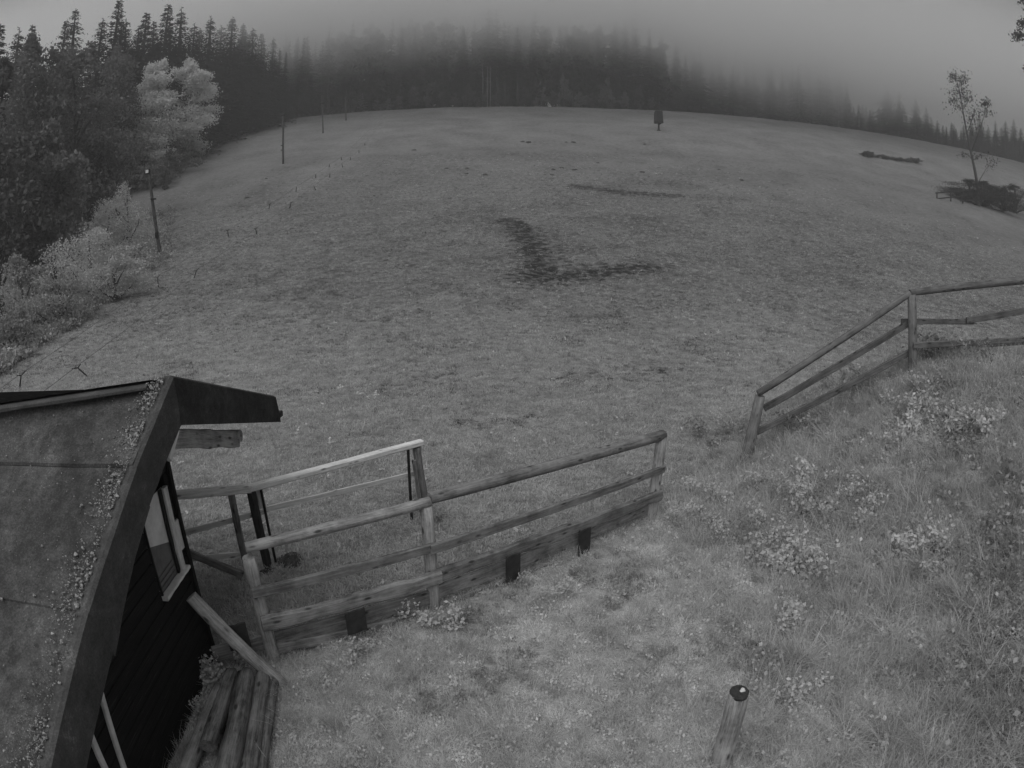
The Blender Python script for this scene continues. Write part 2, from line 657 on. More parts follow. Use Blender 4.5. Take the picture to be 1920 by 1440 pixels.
def build_ground():
    rad = np.concatenate([[0.0], np.geomspace(0.5, 330, 430)])
    ang = np.concatenate([np.linspace(-75, 75, 440), np.linspace(75, 285, 60)[1:-1]])
    ang = np.radians(ang)
    A, R = np.meshgrid(ang, rad[1:])
    X, Y = R * np.sin(A), R * np.cos(A)
    Z = ground(X, Y)
    na, nr = len(ang), len(rad) - 1
    V = np.stack([X, Y, Z], -1).reshape(-1, 3)
    V = np.vstack([V, [[0, 0, float(ground(0, 0))]]])
    i = np.arange(nr - 1)[:, None] * na
    k = np.arange(na)[None, :]
    k2 = (k + 1) % na
    Q = np.stack([i + k, i + na + k, i + na + k2, i + k2], -1).reshape(-1, 4)
    c = len(V) - 1
    T = [(c, int(a), int((a + 1) % na)) for a in range(na)]
    me = bpy.data.meshes.new('meadow')
    me.from_pydata(V.tolist(), [], Q[:, ::-1].tolist() + T)
    th = me.attributes.new('thatch_near_light', 'FLOAT', 'POINT')  # thatch and worn track, plus the camera's infrared light painted in as near brightening
    th.data.foreach_set('value', np.where(zone_long(V[:, 0], V[:, 1]) & (V[:, 1] > 0), 1.0, np.maximum(0.6 * (1 - smooth(9, 36, V[:, 1])), 0.10 * track_mask(V[:, 0], V[:, 1]))).astype(np.float32))
    at = me.attributes.new('soil', 'FLOAT', 'POINT')  # bare soil patches and the painted terrace shadow
    at.data.foreach_set('value', soil_shade_mask(V[:, 0], V[:, 1]).astype(np.float32))
    me.polygons.foreach_set('use_smooth', [True] * len(me.polygons))
    m, n, o = new_mat('meadow_turf')
    geo = nd(n, 'ShaderNodeNewGeometry')
    pos = geo.outputs['Position']
    mp = nd(n, 'ShaderNodeMapping')
    mp.inputs['Scale'].default_value = (1, 1, 0.3)
    n.links.new(pos, mp.inputs[0])
    big = noise(n, mp.outputs[0], 0.16, 4, 0.6)
    mid = noise(n, mp.outputs[0], 1.7, 5, 0.7)
    fine = noise(n, mp.outputs[0], 7.0, 5, 0.75)
    v = math_n(n, 'ADD', math_n(n, 'MULTIPLY', big, 0.30), math_n(n, 'ADD', math_n(n, 'MULTIPLY', mid, 0.42), math_n(n, 'MULTIPLY', fine, 0.28)))
    turf = ramp(n, v, [(0.37, 0.07), (0.47, 0.14), (0.60, 0.20)])
    ta = nd(n, 'ShaderNodeAttribute', attribute_name='thatch_near_light')
    tm = nd(n, 'ShaderNodeMix', data_type='RGBA')
    n.links.new(ta.outputs['Fac'], tm.inputs[0])
    n.links.new(turf, tm.inputs[6])
    n.links.new(ramp(n, v, [(0.36, 0.20), (0.47, 0.36), (0.60, 0.52)]), tm.inputs[7])
    turf = tm.outputs[2]
    a = nd(n, 'ShaderNodeAttribute', attribute_name='soil')
    mp2 = nd(n, 'ShaderNodeMapping')
    mp2.inputs['Scale'].default_value = (1.0, 1.0, 0.4)
    n.links.new(pos, mp2.inputs[0])
    s1 = noise(n, mp2.outputs[0], 2.1, 8, 0.8)
    s = math_n(n, 'ADD', math_n(n, 'MULTIPLY', a.outputs['Fac'], 0.8), math_n(n, 'MULTIPLY', math_n(n, 'SUBTRACT', s1, 0.5), 4.2))
    sm = ramp(n, s, [(0.32, 0.0), (0.82, 1.0)])
    gate = math_n(n, 'MULTIPLY', sm, ramp(n, a.outputs['Fac'], [(0.04, 0.0), (0.25, 1.0)]))
    mx = nd(n, 'ShaderNodeMix', data_type='RGBA')
    n.links.new(gate, mx.inputs[0])
    n.links.new(turf, mx.inputs[6])
    mx.inputs[7].default_value = (0.03, 0.03, 0.03, 1)
    bs = nd(n, 'ShaderNodeBsdfPrincipled')
    bs.inputs['Roughness'].default_value = 1.0
    bs.inputs['Specular IOR Level'].default_value = 0.1
    n.links.new(mx.outputs[2], bs.inputs['Base Color'])
    bp = nd(n, 'ShaderNodeBump')
    bp.inputs['Strength'].default_value = 0.9
    bp.inputs['Distance'].default_value = 0.10
    n.links.new(math_n(n, 'ADD', fine, math_n(n, 'MULTIPLY', mid, 1.5)), bp.inputs['Height'])
    n.links.new(bp.outputs[0], bs.inputs['Normal'])
    n.links.new(bs.outputs[0], o.inputs[0])
    me.materials.append(m)
    ob = bpy.data.objects.new('meadow_ground', me)
    COL.objects.link(ob)
    tag(ob, 'mown meadow slope rising from the fence to the foggy forest', 'meadow', kind='structure')


fL, fM, fR = on_ground(514, 1236), on_ground(815, 1142), on_ground(1219, 972)
gL, gR = on_ground(1393, 868), on_ground(1716, 702)


def zone_long(x, y):
    """how tall and rough the grass is: 1 on the near side of the fences and the bank, 0 on the mown meadow"""
    # signed distance to the fence line (positive = near side)
    nearA = (fM[0] - fL[0]) * (y - fL[1]) - (fM[1] - fL[1]) * (x - fL[0])
    nearB = (fR[0] - fM[0]) * (y - fM[1]) - (fR[1] - fM[1]) * (x - fM[0])
    near = np.where(x < fM[0], nearA < 0, nearB < 0)
    bx = np.interp(x, [fR[0], gL[0], gR[0], 14], [fR[1], gL[1] + .3, gR[1] + .9, gR[1] + 1.2])
    return np.where(x < fR[0], near, y < bx)


build_ground()

# ------------------------------------------------------------------ lift hut, lower left
KR = 0.05
RN = np.array([1, KR, 0.0])
RP = np.array([-2.56, 4.17, 2.6])


def rp(px, py):
    return on_plane(px, py, RP, RN)


along = np.array([-KR, 1.0, 0.0]) / math.hypot(1, KR)     # along the gable end, away from the camera
inward = np.array([-1.0, -KR, 0.0]) / math.hypot(1, KR)   # into the hut
hut = thing('lift_hut', (-3.4, 3.4, 0), 'black boarded hut with a felt covered gable roof beside the camera', 'hut')

ridge = rp(320, 710)
eaves = [rp(320, 710), rp(285, 795), rp(250, 880), rp(205, 1012), rp(160, 1150), rp(122, 1300), rp(90, 1440)]
eaves.append(eaves[-1] + (eaves[-1] - eaves[-2]) * 1.2)
inner = [rp(335, 797), rp(305, 872), rp(275, 950), rp(240, 1080), rp(207, 1222), rp(186, 1310), rp(165, 1400)]
inner.append(inner[-1] + (inner[-1] - inner[-2]) * 1.2)
RLEN = 4.6
rdir = inward + np.array([0.0, -0.03, -0.012])


rd0 = on_z(0, 758, ridge[2] - 0.04) - ridge
rd0 = rd0 / abs(rd0[0])


def rdir_at(p):
    f = np.clip((p[1] - eaves[2][1]) / (ridge[1] - eaves[2][1]), 0, 1)
    return rdir * (1 - f) + rd0 * f


def felt_sheet(a, b, lift, seamdrop):
    """one course of felt between eave points a..b (indices along the slope), running along the ridge"""
    V, Fc = [], []
    rows = []
    for i in range(a, b):
        for s in range(4):
            rows.append(eaves[i] + (eaves[i + 1] - eaves[i]) * s / 4)
    rows.append(eaves[b])
    nx = 26
    for top in (1, 0):
        for ri, p in enumerate(rows):
            tt = ri / (len(rows) - 1)
            for j in range(nx + 1):
                s = RLEN * j / nx
                q = p + rdir_at(p) * s
                bump = 0.018 * (fbm(np.array(s * 1.6), np.array(p[1] * 2.0), 21, 3) - 0.5) * 2
                edge = -0.03 * math.exp(-((tt - 0.0) / 0.08) ** 2) * 0
                dip = 0.06 * float(smooth(0.03, 0.28, s)) * float(np.clip((p[1] - eaves[2][1]) / (ridge[1] - eaves[2][1]), 0, 1))
                V.append((q[0], q[1], q[2] - dip + lift * (0.3 + 0.7 * tt) + (bump + edge if s > 0.06 else 0) - (0.0 if top else 0.025)))
    nr = len(rows)
    off = nr * (nx + 1)
    for i in range(nr - 1):
        for j in range(nx):
            q = i * (nx + 1) + j
            Fc.append((q, q + 1, q + nx + 2, q + nx + 1))
            Fc.append((off + q, off + q + nx + 1, off + q + nx + 2, off + q + 1))
    for i in range(nr - 1):
        q = i * (nx + 1)
        Fc.append((q, q + nx + 1, off + q + nx + 1, off + q))
        q += nx
        Fc.append((q, off + q, off + q + nx + 1, q + nx + 1))
    for j in range(nx):
        q = j
        Fc.append((q, off + q, off + q + 1, q + 1))
        q = (nr - 1) * (nx + 1) + j
        Fc.append((q, q + 1, off + q + 1, off + q))
    link('roof_sheet', mesh('roof_sheet', V, Fc, M['felt'], False), hut)


felt_sheet(0, 2, 0.034, 0)
felt_sheet(2, 4, 0.018, 0)
felt_sheet(4, 7, 0.0, 0)


def strip(top, bot, m, name, thick=0.03, lip=0.06, jit=0.006, seed=0, label=None, sub=4):
    """felt folded down over the gable edge: a lip on the roof, a face down to the lower edge"""
    def fine(L):
        r = []
        for i in range(len(L) - 1):
            for s in range(sub):
                r.append(L[i] + (L[i + 1] - L[i]) * s / sub)
        r.append(L[-1])
        return r
    T, B = fine(top), fine(bot)
    V, Fc = [], []
    o_ = -inward
    for k, (a, b) in enumerate(zip(T, B)):
        j = (vnoise(np.array(k * 0.7), np.array(seed + 0.3), 4) - 0.5) * 2 * jit
        mid = (a + b) / 2
        prof = [a + inward * lip + np.array([0, 0, 0.022]), a + np.array([0, 0, 0.026]), a + o_ * 0.028 + np.array([0, 0, 0.008]),
                mid + o_ * (0.034 + j), b + o_ * (0.022 - j), b + inward * 0.02, mid + inward * 0.01, a + inward * lip - np.array([0, 0, 0.02])]
        V += prof
    n = len(T)
    for i in range(n - 1):
        for k in range(8):
            p, q = i * 8 + k, i * 8 + (k + 1) % 8
            Fc.append((p, q, q + 8, p + 8))
    Fc.append(tuple(reversed(range(8))))
    Fc.append(tuple((n - 1) * 8 + k for k in range(8)))
    o = link(name, mesh(name, V, Fc, m, True), hut)
    me = o.data
    me.polygons.foreach_set('use_smooth', [False] * len(me.polygons))
    if label:
        o['label'] = label


strip(eaves[0:3], inner[0:3], M['felt_dark'], 'verge_strip', seed=1)
e2 = [p - inward * 0.004 for p in eaves[2:5]]
i2 = [p - inward * 0.004 for p in inner[2:5]]
i2[2] = i2[2] + np.array([0, 0, -0.03])
strip(e2, i2, M['felt_dark'], 'verge_strip', seed=2)
strip(eaves[4:8], inner[4:8], M['felt_dark'], 'verge_strip', seed=3)

# far slope of the roof: the canopy over the lift track
cend_t, cend_b = rp(513, 746), rp(523, 791)
ctop = [ridge + (cend_t - ridge) * t for t in np.linspace(0, 1, 5)]
cbot_s = rp(336, 797)
cbot = [cbot_s + (cend_b - cbot_s) * t for t in np.linspace(0, 1, 5)]
strip(ctop, cbot, M['felt_front'], 'verge_strip', seed=7, label='darker felt strip along the front canopy', sub=3)
V, Fc = [], []
nx = 12
for lvl in (0.0, -0.04):
    for i, p in enumerate(ctop):
        for j in range(nx + 1):
            q = p + rd0 * (RLEN * j / nx)
            V.append((q[0], q[1], q[2] + 0.012 + lvl))
n1 = nx + 1
off = 5 * n1
for i in range(4):
    for j in range(nx):
        q = i * n1 + j
        Fc.append((q, q + n1, q + n1 + 1, q + 1))
        Fc.append((off + q, off + q + 1, off + q + n1 + 1, off + q + n1))
for j in range(nx):
    q = 4 * n1 + j
    Fc.append((q, off + q, off + q + 1, q + 1))
for i in range(4):
    q = i * n1
    Fc.append((q, off + q, off + q + n1, q + n1))
link('canopy_roof', mesh('canopy_roof', V, Fc, M['felt']), hut)
# ridge cap: a folded strip along the ridge, lighter felt edge seen from the camera
a = ridge + rd0 * 0.16 + np.array([0, -0.02, -0.03])
b = ridge + rd0 * RLEN + np.array([0, -0.04, -0.02])
board('ridge_cap', a, b, 0.03, 0.16, M['felt_dark'], hut, n=14, wob=0.2, bend=0.002)
# splintered batten end at the canopy's outer corner
board('batten_end', cend_b + along * -0.02 + np.array([0, 0, 0.08]), cend_b + along * 0.10 + np.array([0, 0, 0.07]), 0.07, 0.05, M['black_timber'], hut, n=3)
# timber plate under the canopy
q0 = rp(345, 800) + inward * 0.16
q1 = rp(470, 806) + inward * 0.16
board('wall_plate', q0 + np.array([0, 0, -0.10]), q1 + np.array([0, 0, -0.10]), 0.17, 0.05, M['rail'], hut, n=8)
log('rafter_tail', q1 + np.array([0.04, 0.0, -0.06]), q1 + np.array([-0.9, -0.1, -0.10]), 0.07, 0.07, M['rail'], hut, n=4)
board('verge_lining', rp(336, 800) + inward * 0.03 + np.array([0, 0, -0.02]), rp(322, 862) + inward * 0.03 + np.array([0, 0, 0.0]), 0.06, 0.04, M['pale'], hut, n=4)

# gable wall of black horizontal boards
KW = 0.1
WN = np.array([1, KW, 0.0])
WP = on_z(405, 1236, 0.0)
walong = np.array([-KW, 1.0, 0]) / math.hypot(1, KW)
wout = np.array([1.0, KW, 0]) / math.hypot(1, KW)


def wp(px, py, out=0.0):
    return on_plane(px, py, WP + wout * out, WN)


def wall_s(p):
    return float(np.dot(p - WP, walong))


def roof_under(s):
    """height of the roof's underside above the wall line at distance s along the wall"""
    p = WP + walong * s
    ys = [e[1] for e in reversed(eaves)] + [c[1] for c in ctop[1:]]
    zs = [e[2] for e in reversed(eaves)] + [c[2] for c in ctop[1:]]
    return float(np.interp(p[1], ys, zs)) - 0.05


wb0, wb1 = wp(303, 1121), wp(343, 1066)
win_s0, win_s1 = wall_s(wb0), wall_s(wb1)
win_z0, win_z1 = 1.14, 1.95
S_END = -3.0
ph = 0.135
z = -0.12
row = 0
siding_meshes = []
while z < 2.85:
    zc = z + ph / 2
    spans = [(S_END, 0.0)]
    if z + ph > win_z0 - 0.02 and z < win_z1 + 0.02:
        spans = [(S_END, win_s0 - 0.01), (win_s1 + 0.01, 0.0)]
    for (s0, s1) in spans:
        # the gable cuts the upper boards
        lo = s0
        while lo < s1 and roof_under(lo) < z + ph:
            lo += 0.04
        hi = s1
        if hi - lo > 0.06:
            tilt = random.uniform(-0.003, 0.003)
            p0 = WP + walong * lo + wout * (0.0 + tilt) + np.array([0, 0, zc])
            p1 = WP + walong * hi + wout * (0.0 - tilt) + np.array([0, 0, zc])
            board('plank', p0, p1, ph - 0.008, 0.022, M['siding'], hut, n=6, wob=0.012, bend=0.0, ch=0.004)
    z += ph
    row += 1
# solid body behind the boards, front wall toward the slope
corner = WP - wout * 0.03
back = WP + walong * S_END - wout * 0.03
V, Fc = [], []
ss = np.linspace(S_END, -0.01, 14)
for dep in (0.0, 3.6):
    for s in ss:
        p = WP + walong * s - wout * (0.03 + dep)
        V.append((p[0], p[1], -0.3))
        V.append((p[0], p[1], min(roof_under(s), 2.9)))
n2 = len(ss) * 2
for i in range(len(ss) - 1):
    if not (ss[i] > win_s0 - 0.3 and ss[i] < win_s1):
        Fc.append((2 * i, 2 * i + 2, 2 * i + 3, 2 * i + 1))
    Fc.append((n2 + 2 * i, n2 + 2 * i + 1, n2 + 2 * i + 3, n2 + 2 * i + 2))
i = len(ss) - 1
Fc.append((2 * i, n2 + 2 * i, n2 + 2 * i + 1, 2 * i + 1))
Fc.append((0, 1, n2 + 1, n2))
link('wall', mesh('wall', V, Fc, M['siding']), hut)
board('corner_post', WP + walong * -0.025 + wout * 0.022 + np.array([0, 0, -0.1]), WP + walong * -0.025 + wout * 0.022 + np.array([0, 0, 2.5]), 0.05, 0.03, M['siding'], hut, n=4, up=tuple(walong))

# window on the gable wall
wc = WP + walong * (win_s0 + win_s1) / 2 + np.array([0, 0, (win_z0 + win_z1) / 2])


def wpt(s, z_, out):
    return WP + walong * s + wout * out + np.array([0, 0, z_])


WW = win_s1 - win_s0
window = link('window', mesh('window', *join([tube([wpt(win_s1 - 0.02, win_z0, 0.02), wpt(win_s1 - 0.02, win_z1, 0.02)], [0.028, 0.028], 4)]), M['white_paint']), hut)
board('frame', wpt(win_s1 - 0.045, win_z0, 0.022), wpt(win_s1 - 0.045, win_z1, 0.022), 0.045, 0.03, M['white_paint'], window, up=tuple(walong), n=5)
board('frame', wpt(win_s1 - 0.10, win_z0 + 0.02, 0.008), wpt(win_s1 - 0.10, win_z1, 0.008), 0.03, 0.02, M['metal_dark'], window, up=tuple(walong), n=3)
board('frame', wpt(win_s0 + 0.02, win_z0, 0.005), wpt(win_s0 + 0.02, win_z1, 0.005), 0.02, 0.02, M['metal_dark'], window, up=tuple(walong), n=3)
board('sill', wpt(win_s0 - 0.01, win_z0 + 0.015, 0.03), wpt(win_s1 + 0.03, win_z0 + 0.015, 0.03), 0.03, 0.075, M['white_paint'], window, n=8, wob=0.15, label='peeling white sill')
P_ = np.array([[wpt(win_s0 + 0.01, win_z0, -0.012), wpt(win_s1 - 0.02, win_z0, -0.012), wpt(win_s1 - 0.02, win_z1, -0.012), wpt(win_s0 + 0.01, win_z1, -0.012)]])
link('pane', quads('pane', P_, M['curtain']), window)
P_ = np.array([[wpt(win_s0 + 0.015, 1.62, -0.006), wpt(win_s1 - 0.12, 1.48, -0.006), wpt(win_s1 - 0.12, win_z1, -0.006), wpt(win_s0 + 0.015, win_z1, -0.006)]])
link('blind', quads('blind', P_, M['white_paint']), window)
for dz in (0.0, 0.05, 0.1):
    board('blind_slat', wpt(win_s0 + 0.05, 1.2 + dz, -0.004), wpt(win_s1 - 0.13, 1.2 + dz, -0.004), 0.035, 0.006, M['curtain'], window, n=2)
# pale board at the far corner of the wall
b0, b1, b2, b3 = wp(323, 985, .03), wp(343, 962, .03), wp(350, 1022, .03), wp(334, 1040, .03)
bc = (b0 + b2) / 2
V = [tuple(p) for p in (b0, b1, b2, b3)] + [tuple(p - wout * 0.02) for p in (b0, b1, b2, b3)]
link('corner_panel', mesh('corner_panel', V, [(3, 2, 1, 0), (4, 5, 6, 7), (0, 1, 5, 4), (1, 2, 6, 5), (2, 3, 7, 6), (3, 0, 4, 7)], M['white_paint']), hut)
# door trim at the near end of the wall
for (pa, pb, wd) in (((183, 1292), (206, 1440), 0.045), ((163, 1372), (180, 1440), 0.05)):
    s_ = wall_s(wp(*pb))
    p1 = wp(*pa, .02)
    p1b = wpt(wall_s(wp(*pa)), p1[2], 0.022)
    p0 = wpt(s_ - 0.02, 0.0, 0.022)
    board('door_trim', p0, p1b, wd, 0.03, M['white_paint'], hut, up=tuple(walong), n=5)

# moss and grit on the roof edge
parts = []
for k in range(8000):
    t = random.random()
    i = min(int(t * 6.2), 6)
    f = t * 6.2 - i
    p = eaves[i] + (eaves[i + 1] - eaves[i]) * f
    clump = float(vnoise(np.array(t * 14), np.array(0.5), 31))
    if random.random() > 0.05 + 0.9 * max(0, clump - .25) * 1.4:
        continue
    s = 0.03 + abs(random.gauss(0, 0.075 + 0.08 * t))
    if random.random() < 0.12:
        s = random.uniform(0.1, 1.6)
    q = p + rdir_at(p) * s
    r = min(0.018, math.exp(random.gauss(math.log(0.0038), 0.6))) * (1.0 if s < 0.3 else 0.8)
    zz = 0.024 if s > 0.06 else 0.03
    zz -= 0.06 * float(smooth(0.03, 0.28, s)) * float(np.clip((p[1] - eaves[2][1]) / (ridge[1] - eaves[2][1]), 0, 1)) - 0.012
    cx = q + np.array([0, 0, zz])
    vs = []
    for (dx, dy, dz) in ((1, 0, 0), (0, 1, 0), (-1, 0, 0), (0, -1, 0), (0, 0, 0.9), (0, 0, -1.5)):
        vs.append(cx + np.array([dx, dy, dz]) * r * random.uniform(0.7, 1.3))
    parts.append((vs, [(0, 1, 4), (1, 2, 4), (2, 3, 4), (3, 0, 4), (1, 0, 5), (2, 1, 5), (3, 2, 5), (0, 3, 5)]))
tag(link('moss', mesh('moss', *join(parts), M['moss']), hut), kind='stuff')

# ------------------------------------------------------------------ near fence
fence = thing('rail_fence', (-0.8, 4.14, G(-0.8, 4.14)), 'weathered log fence with three rails and black rubber plates in front of the meadow', 'fence')
fL, fM, fR = on_ground(514, 1236), on_ground(815, 1142), on_ground(1219, 972)


def vplane(a, b):
    d = b - a
    return a, np.array([d[1], -d[0], 0.0])


pLM, pMR = vplane(fL, fM), vplane(fM, fR)


def onA(px, py):
    return on_plane(px, py, *pLM)


def onB(px, py):
    return on_plane(px, py, *pMR)


def upv(p, z_):
    return np.array([p[0], p[1], z_])


def off(p, q):
    """toward the camera by q metres, horizontally"""
    d = np.array([-p[0], -p[1], 0.0])
    return p + d / np.linalg.norm(d) * q


tL, tM, tR = onA(466, 1045), onA(800, 948), onB(1241, 816)
fence_posts = []
for b_, t_, r in ((fL, tL, 0.066), (fM, tM, 0.066), (fR, tR, 0.075)):
    log('post', b_ - np.array([0, 0, 0.3]), t_, r * 1.05, r, M['post'], fence, n=8, bend=0.004)
F_ = 0.09
log('rail', off(onA(462, 1036), 0.0) + np.array([0, 0, .05]), onA(806, 951) + np.array([0, 0, .06]), 0.052, 0.056, M['rail'], fence, bend=0.003)
log('rail', onB(806, 945) + np.array([0, 0, .06]), onB(1243, 822) + np.array([0, 0, .05]), 0.062, 0.074, M['rail_dark'], fence, bend=0.003)
board('rail', off(onA(470, 1103), F_), off(onA(812, 1018), F_), 0.10, 0.045, M['rail_dark'], fence, bend=0.002)
board('rail', off(onB(806, 1020), F_ + .02), off(onB(1246, 873), F_ + .02), 0.105, 0.05, M['rail_dark'], fence, bend=0.002)
board('rail', off(onA(488, 1160), F_), off(onA(826, 1072), F_ + .01), 0.17, 0.07, M['rail_low'], fence, bend=0.002, wob=0.09, ch=0.025, n=12)
board('rail', off(onB(806, 1077), F_ - 0.01), off(onB(1240, 922), F_), 0.17, 0.07, M['rail_dark'], fence, bend=0.002, wob=0.09, ch=0.025, n=12)
board('kick_board', off(onA(400, 1228), -0.02), off(onA(820, 1112), 0.02), 0.17, 0.04, M['rail_dark'], fence, bend=0.002, label='dark wet lower board')
board('kick_board', off(onB(806, 1112), 0.02), off(onB(1212, 955), 0.0), 0.17, 0.04, M['rail_low'], fence, bend=0.002)
board('kick_board', off(onA(520, 1215), -0.0), off(onA(820, 1145), 0.03), 0.12, 0.05, M['rail_low'], fence, bend=0.002)
board('kick_board', off(onB(820, 1135), 0.03), off(onB(1200, 990), 0.0), 0.10, 0.05, M['rail_low'], fence, bend=0.002)
for (x0, y0, x1, y1, fn) in ((646, 1126, 684, 1166, onA), (946, 1028, 978, 1072, onB), (1082, 982, 1111, 1024, onB), (424, 1166, 464, 1208, onA)):
    c_ = off(fn((x0 + x1) / 2, (y0 + y1) / 2), 0.17 if x0 > 500 else 0.06)
    k_ = np.linalg.norm(c_ - C0) / FPX
    wdt = (x1 - x0) * k_ * 1.0
    hgt = (y1 - y0) * k_ * 1.28
    dd = (fM - fL if fn is onA else fR - fM)
    dd = dd / np.linalg.norm(dd)
    board('rubber_plate', c_ - dd * wdt / 2, c_ + dd * wdt / 2, hgt, 0.02, M['rubber'], fence, n=4, wob=0.03, bend=0)

# ------------------------------------------------------------------ queue barrier behind it
bA, bB = on_ground(518, 1057), on_ground(772, 972)
pBB = vplane(bA, bB)


def onC(px, py):
    return on_plane(px, py, *pBB)


barrier = thing('queue_barrier', ((bA + bB) / 2), 'pale topped timber barrier with thin black bars behind the log fence', 'barrier')
board('top_rail', onC(330, 928), onC(468, 916), 0.075, 0.14, M['pale'], barrier, n=6, bend=0.0)
board('top_rail', onC(466, 916), onC(791, 829), 0.075, 0.10, M['pale'], barrier, n=9, bend=0.0)
for (xb, yb, xt, yt, w_, m_) in ((518, 1057, 489, 916, 0.028, 'metal_dark'), (772, 972, 765, 842, 0.035, 'metal_dark')):
    board('bar', off(onC(xb, yb), 0.03), off(onC(xt, yt), 0.03), w_, w_, M[m_], barrier, n=3, wob=0.02, bend=0)
board('post', onC(504, 1062) - np.array([0, 0, .2]), off(onC(471, 920), .02), 0.10, 0.09, M['black_timber'], barrier, n=6, label='dark tarred post')
board('post', onC(463, 1060) - np.array([0, 0, .3]), off(onC(433, 925), .03), 0.075, 0.06, M['rail_dark'], barrier, n=6, up=(1, 0, 0))
board('post', onC(804, 975) - np.array([0, 0, .2]), onC(781, 839), 0.10, 0.09, M['rail_dark'], barrier, n=6, up=(1, 0, 0))
board('cleat', off(onC(792, 965), .06), off(onC(776, 860), .06), 0.055, 0.05, M['rail_dark'], barrier, n=5, up=(1, 0, 0))
board('cleat', off(onC(495, 962), -.05), off(onC(484, 918), -.05), 0.10, 0.02, M['faint'], barrier, n=4, up=(1, 0, 0))
board('mid_board', off(onC(345, 1002), -.04), off(onC(500, 960), -.04), 0.075, 0.025, M['faint'], barrier, n=6)
board('mid_board', off(onC(500, 957), -.04), off(onC(801, 884), -.04), 0.07, 0.025, M['faint'], barrier, n=8)
board('low_board', off(onC(352, 1048), .0), off(onC(466, 1038), .0), 0.07, 0.025, M['faint'], barrier, n=6)
board('brace', onC(352, 1036), off(onC(452, 1066), .15), 0.09, 0.06, M['rail_dark'], barrier, n=5)

# ------------------------------------------------------------------ leaning log and old sleepers beside the hut
p0 = wp(358, 1118, 0.09)
p1 = on_ground(530, 1284)
t_ = thing('leaning_log', p1, 'smooth round log leaning from the black hut wall down to the grass', 'log')
log('trunk', p1 + (p1 - p0) * 0.03, p0, 0.066, 0.064, M['post'], t_, n=8, bend=0.006)
SL = [((462, 1264), (425, 1440), 0.085, 'broad cracked sleeper on top of the timber pile beside the hut', 0.16),
      ((436, 1262), (392, 1400), 0.075, 'split old log with a dark sawn end on the timber pile beside the hut', 0.12),
      ((412, 1290), (352, 1440), 0.07, 'smooth round log lying against the foot of the black wall', 0.03),
      ((492, 1262), (462, 1440), 0.075, 'thin weathered log between the broad sleeper and the grass', 0.07),
      ((512, 1268), (486, 1440), 0.06, 'grey cracked log on the grassy edge of the timber pile', 0.0)]
for q, (a, b, r, lab, dz) in enumerate(SL):
    pa = on_z(a[0], a[1], 0.09 + dz)
    pb = on_z(b[0], b[1], 0.11 + dz)
    if b[1] > 1430:
        pb = pb + (pb - pa) * 0.4
    t_ = thing('timber_log', (pa + pb) / 2 - np.array([0, 0, r + 0.05]), lab, 'log')
    log('trunk', pa, pb, r * 0.95, r * 1.08, M['rail_low'] if q == 2 else M['sleeper'], t_, n=16, bend=0.014, rough=0.06 if q == 2 else 0.20, seg=14)


def blob(name, c, rx, ry, rz, m, seed=0, nu=18, nv=9, amp=0.3, parent=None):
    V, Fc = [], []
    for i in range(nv + 1):
        th = math.pi * 0.5 * i / nv
        for k in range(nu):
            a = 2 * math.pi * k / nu
            n_ = 1 + amp * (float(fbm(np.array(math.cos(a) * 2 + i * 0.6), np.array(math.sin(a) * 2 + seed), seed, 3)) - 0.5) * 2
            V.append((c[0] + rx * math.cos(th) * math.cos(a) * n_, c[1] + ry * math.cos(th) * math.sin(a) * n_, c[2] - 0.04 + rz * math.sin(th) * n_))
    for i in range(nv):
        for k in range(nu):
            p, q = i * nu + k, i * nu + (k + 1) % nu
            Fc.append((p, q, q + nu, p + nu))
    return mesh(name, V, Fc, m, True)


for (px, py, rx, ry, rz, lab) in ((543, 1052, .21, .2, .11, 'round dark molehill on the grass behind the left end of the log fence'),
                                  (503, 1072, .12, .12, .08, 'small dark soil heap at the foot of the tarred barrier post'),
                                  (388, 992 + 70, .14, .12, .05, 'flat dark soil heap near the hut corner')):
    c = on_ground(px, py)
    o = link('molehill', blob('molehill', (0, 0, 0), rx, ry, rz, M['soil'], int(px)), None, Matrix.Translation(Vector(c)))
    tag(o, lab, 'molehill', 'molehills by the fence')

# ------------------------------------------------------------------ fence going up the bank on the right
bf = thing('bank_fence', on_ground(1395, 862), 'three rail log fence climbing the weedy bank on the right', 'fence')
gL = on_ground(1393, 868)
mL = np.linalg.norm(gL[:2])
tLp = at_y(1425, 742, gL[1] - 0.02)
gR = on_ground(1716, 702)
tRp = at_y(1709, 552, gR[1] - 0.02)
BANK_INFO = (gL, tLp, gR, tRp)
kL, kR = np.linalg.norm(tLp - C0) / FPX, np.linalg.norm(tRp - C0) / FPX
log('post', gL - np.array([0, 0, .35]), tLp, 0.105, 0.088, M['post_bank'], bf, n=8, bend=0.004)
log('post', gR - np.array([0, 0, .45]), tRp, 0.088, 0.08, M['post_bank'], bf, n=8, bend=0.004)
yl, yr = gL[1], gR[1]
log('rail', at_y(1421, 738, yl - 0.06), at_y(1706, 550, yr + 0.0), 0.062, 0.06, M['rail_bank'], bf, bend=0.002)
board('rail', at_y(1432, 766, yl + 0.1), at_y(1708, 603, yr + 0.10), 0.115, 0.05, M['rail_bank'], bf, bend=0.002)
board('rail', at_y(1418, 810, yl + 0.08), at_y(1712, 657, yr + 0.10), 0.12, 0.05, M['rail_bank'], bf, bend=0.002)
y3 = yr - 0.3
log('rail', at_y(1706, 549, yr), at_y(1935, 524, y3), 0.062, 0.08, M['rail_bank'], bf, bend=0.002)
board('rail', at_y(1690, 603, yr + .13), at_y(1825, 603, yr - .02), 0.10, 0.04, M['rail_bank'], bf, bend=0.004)
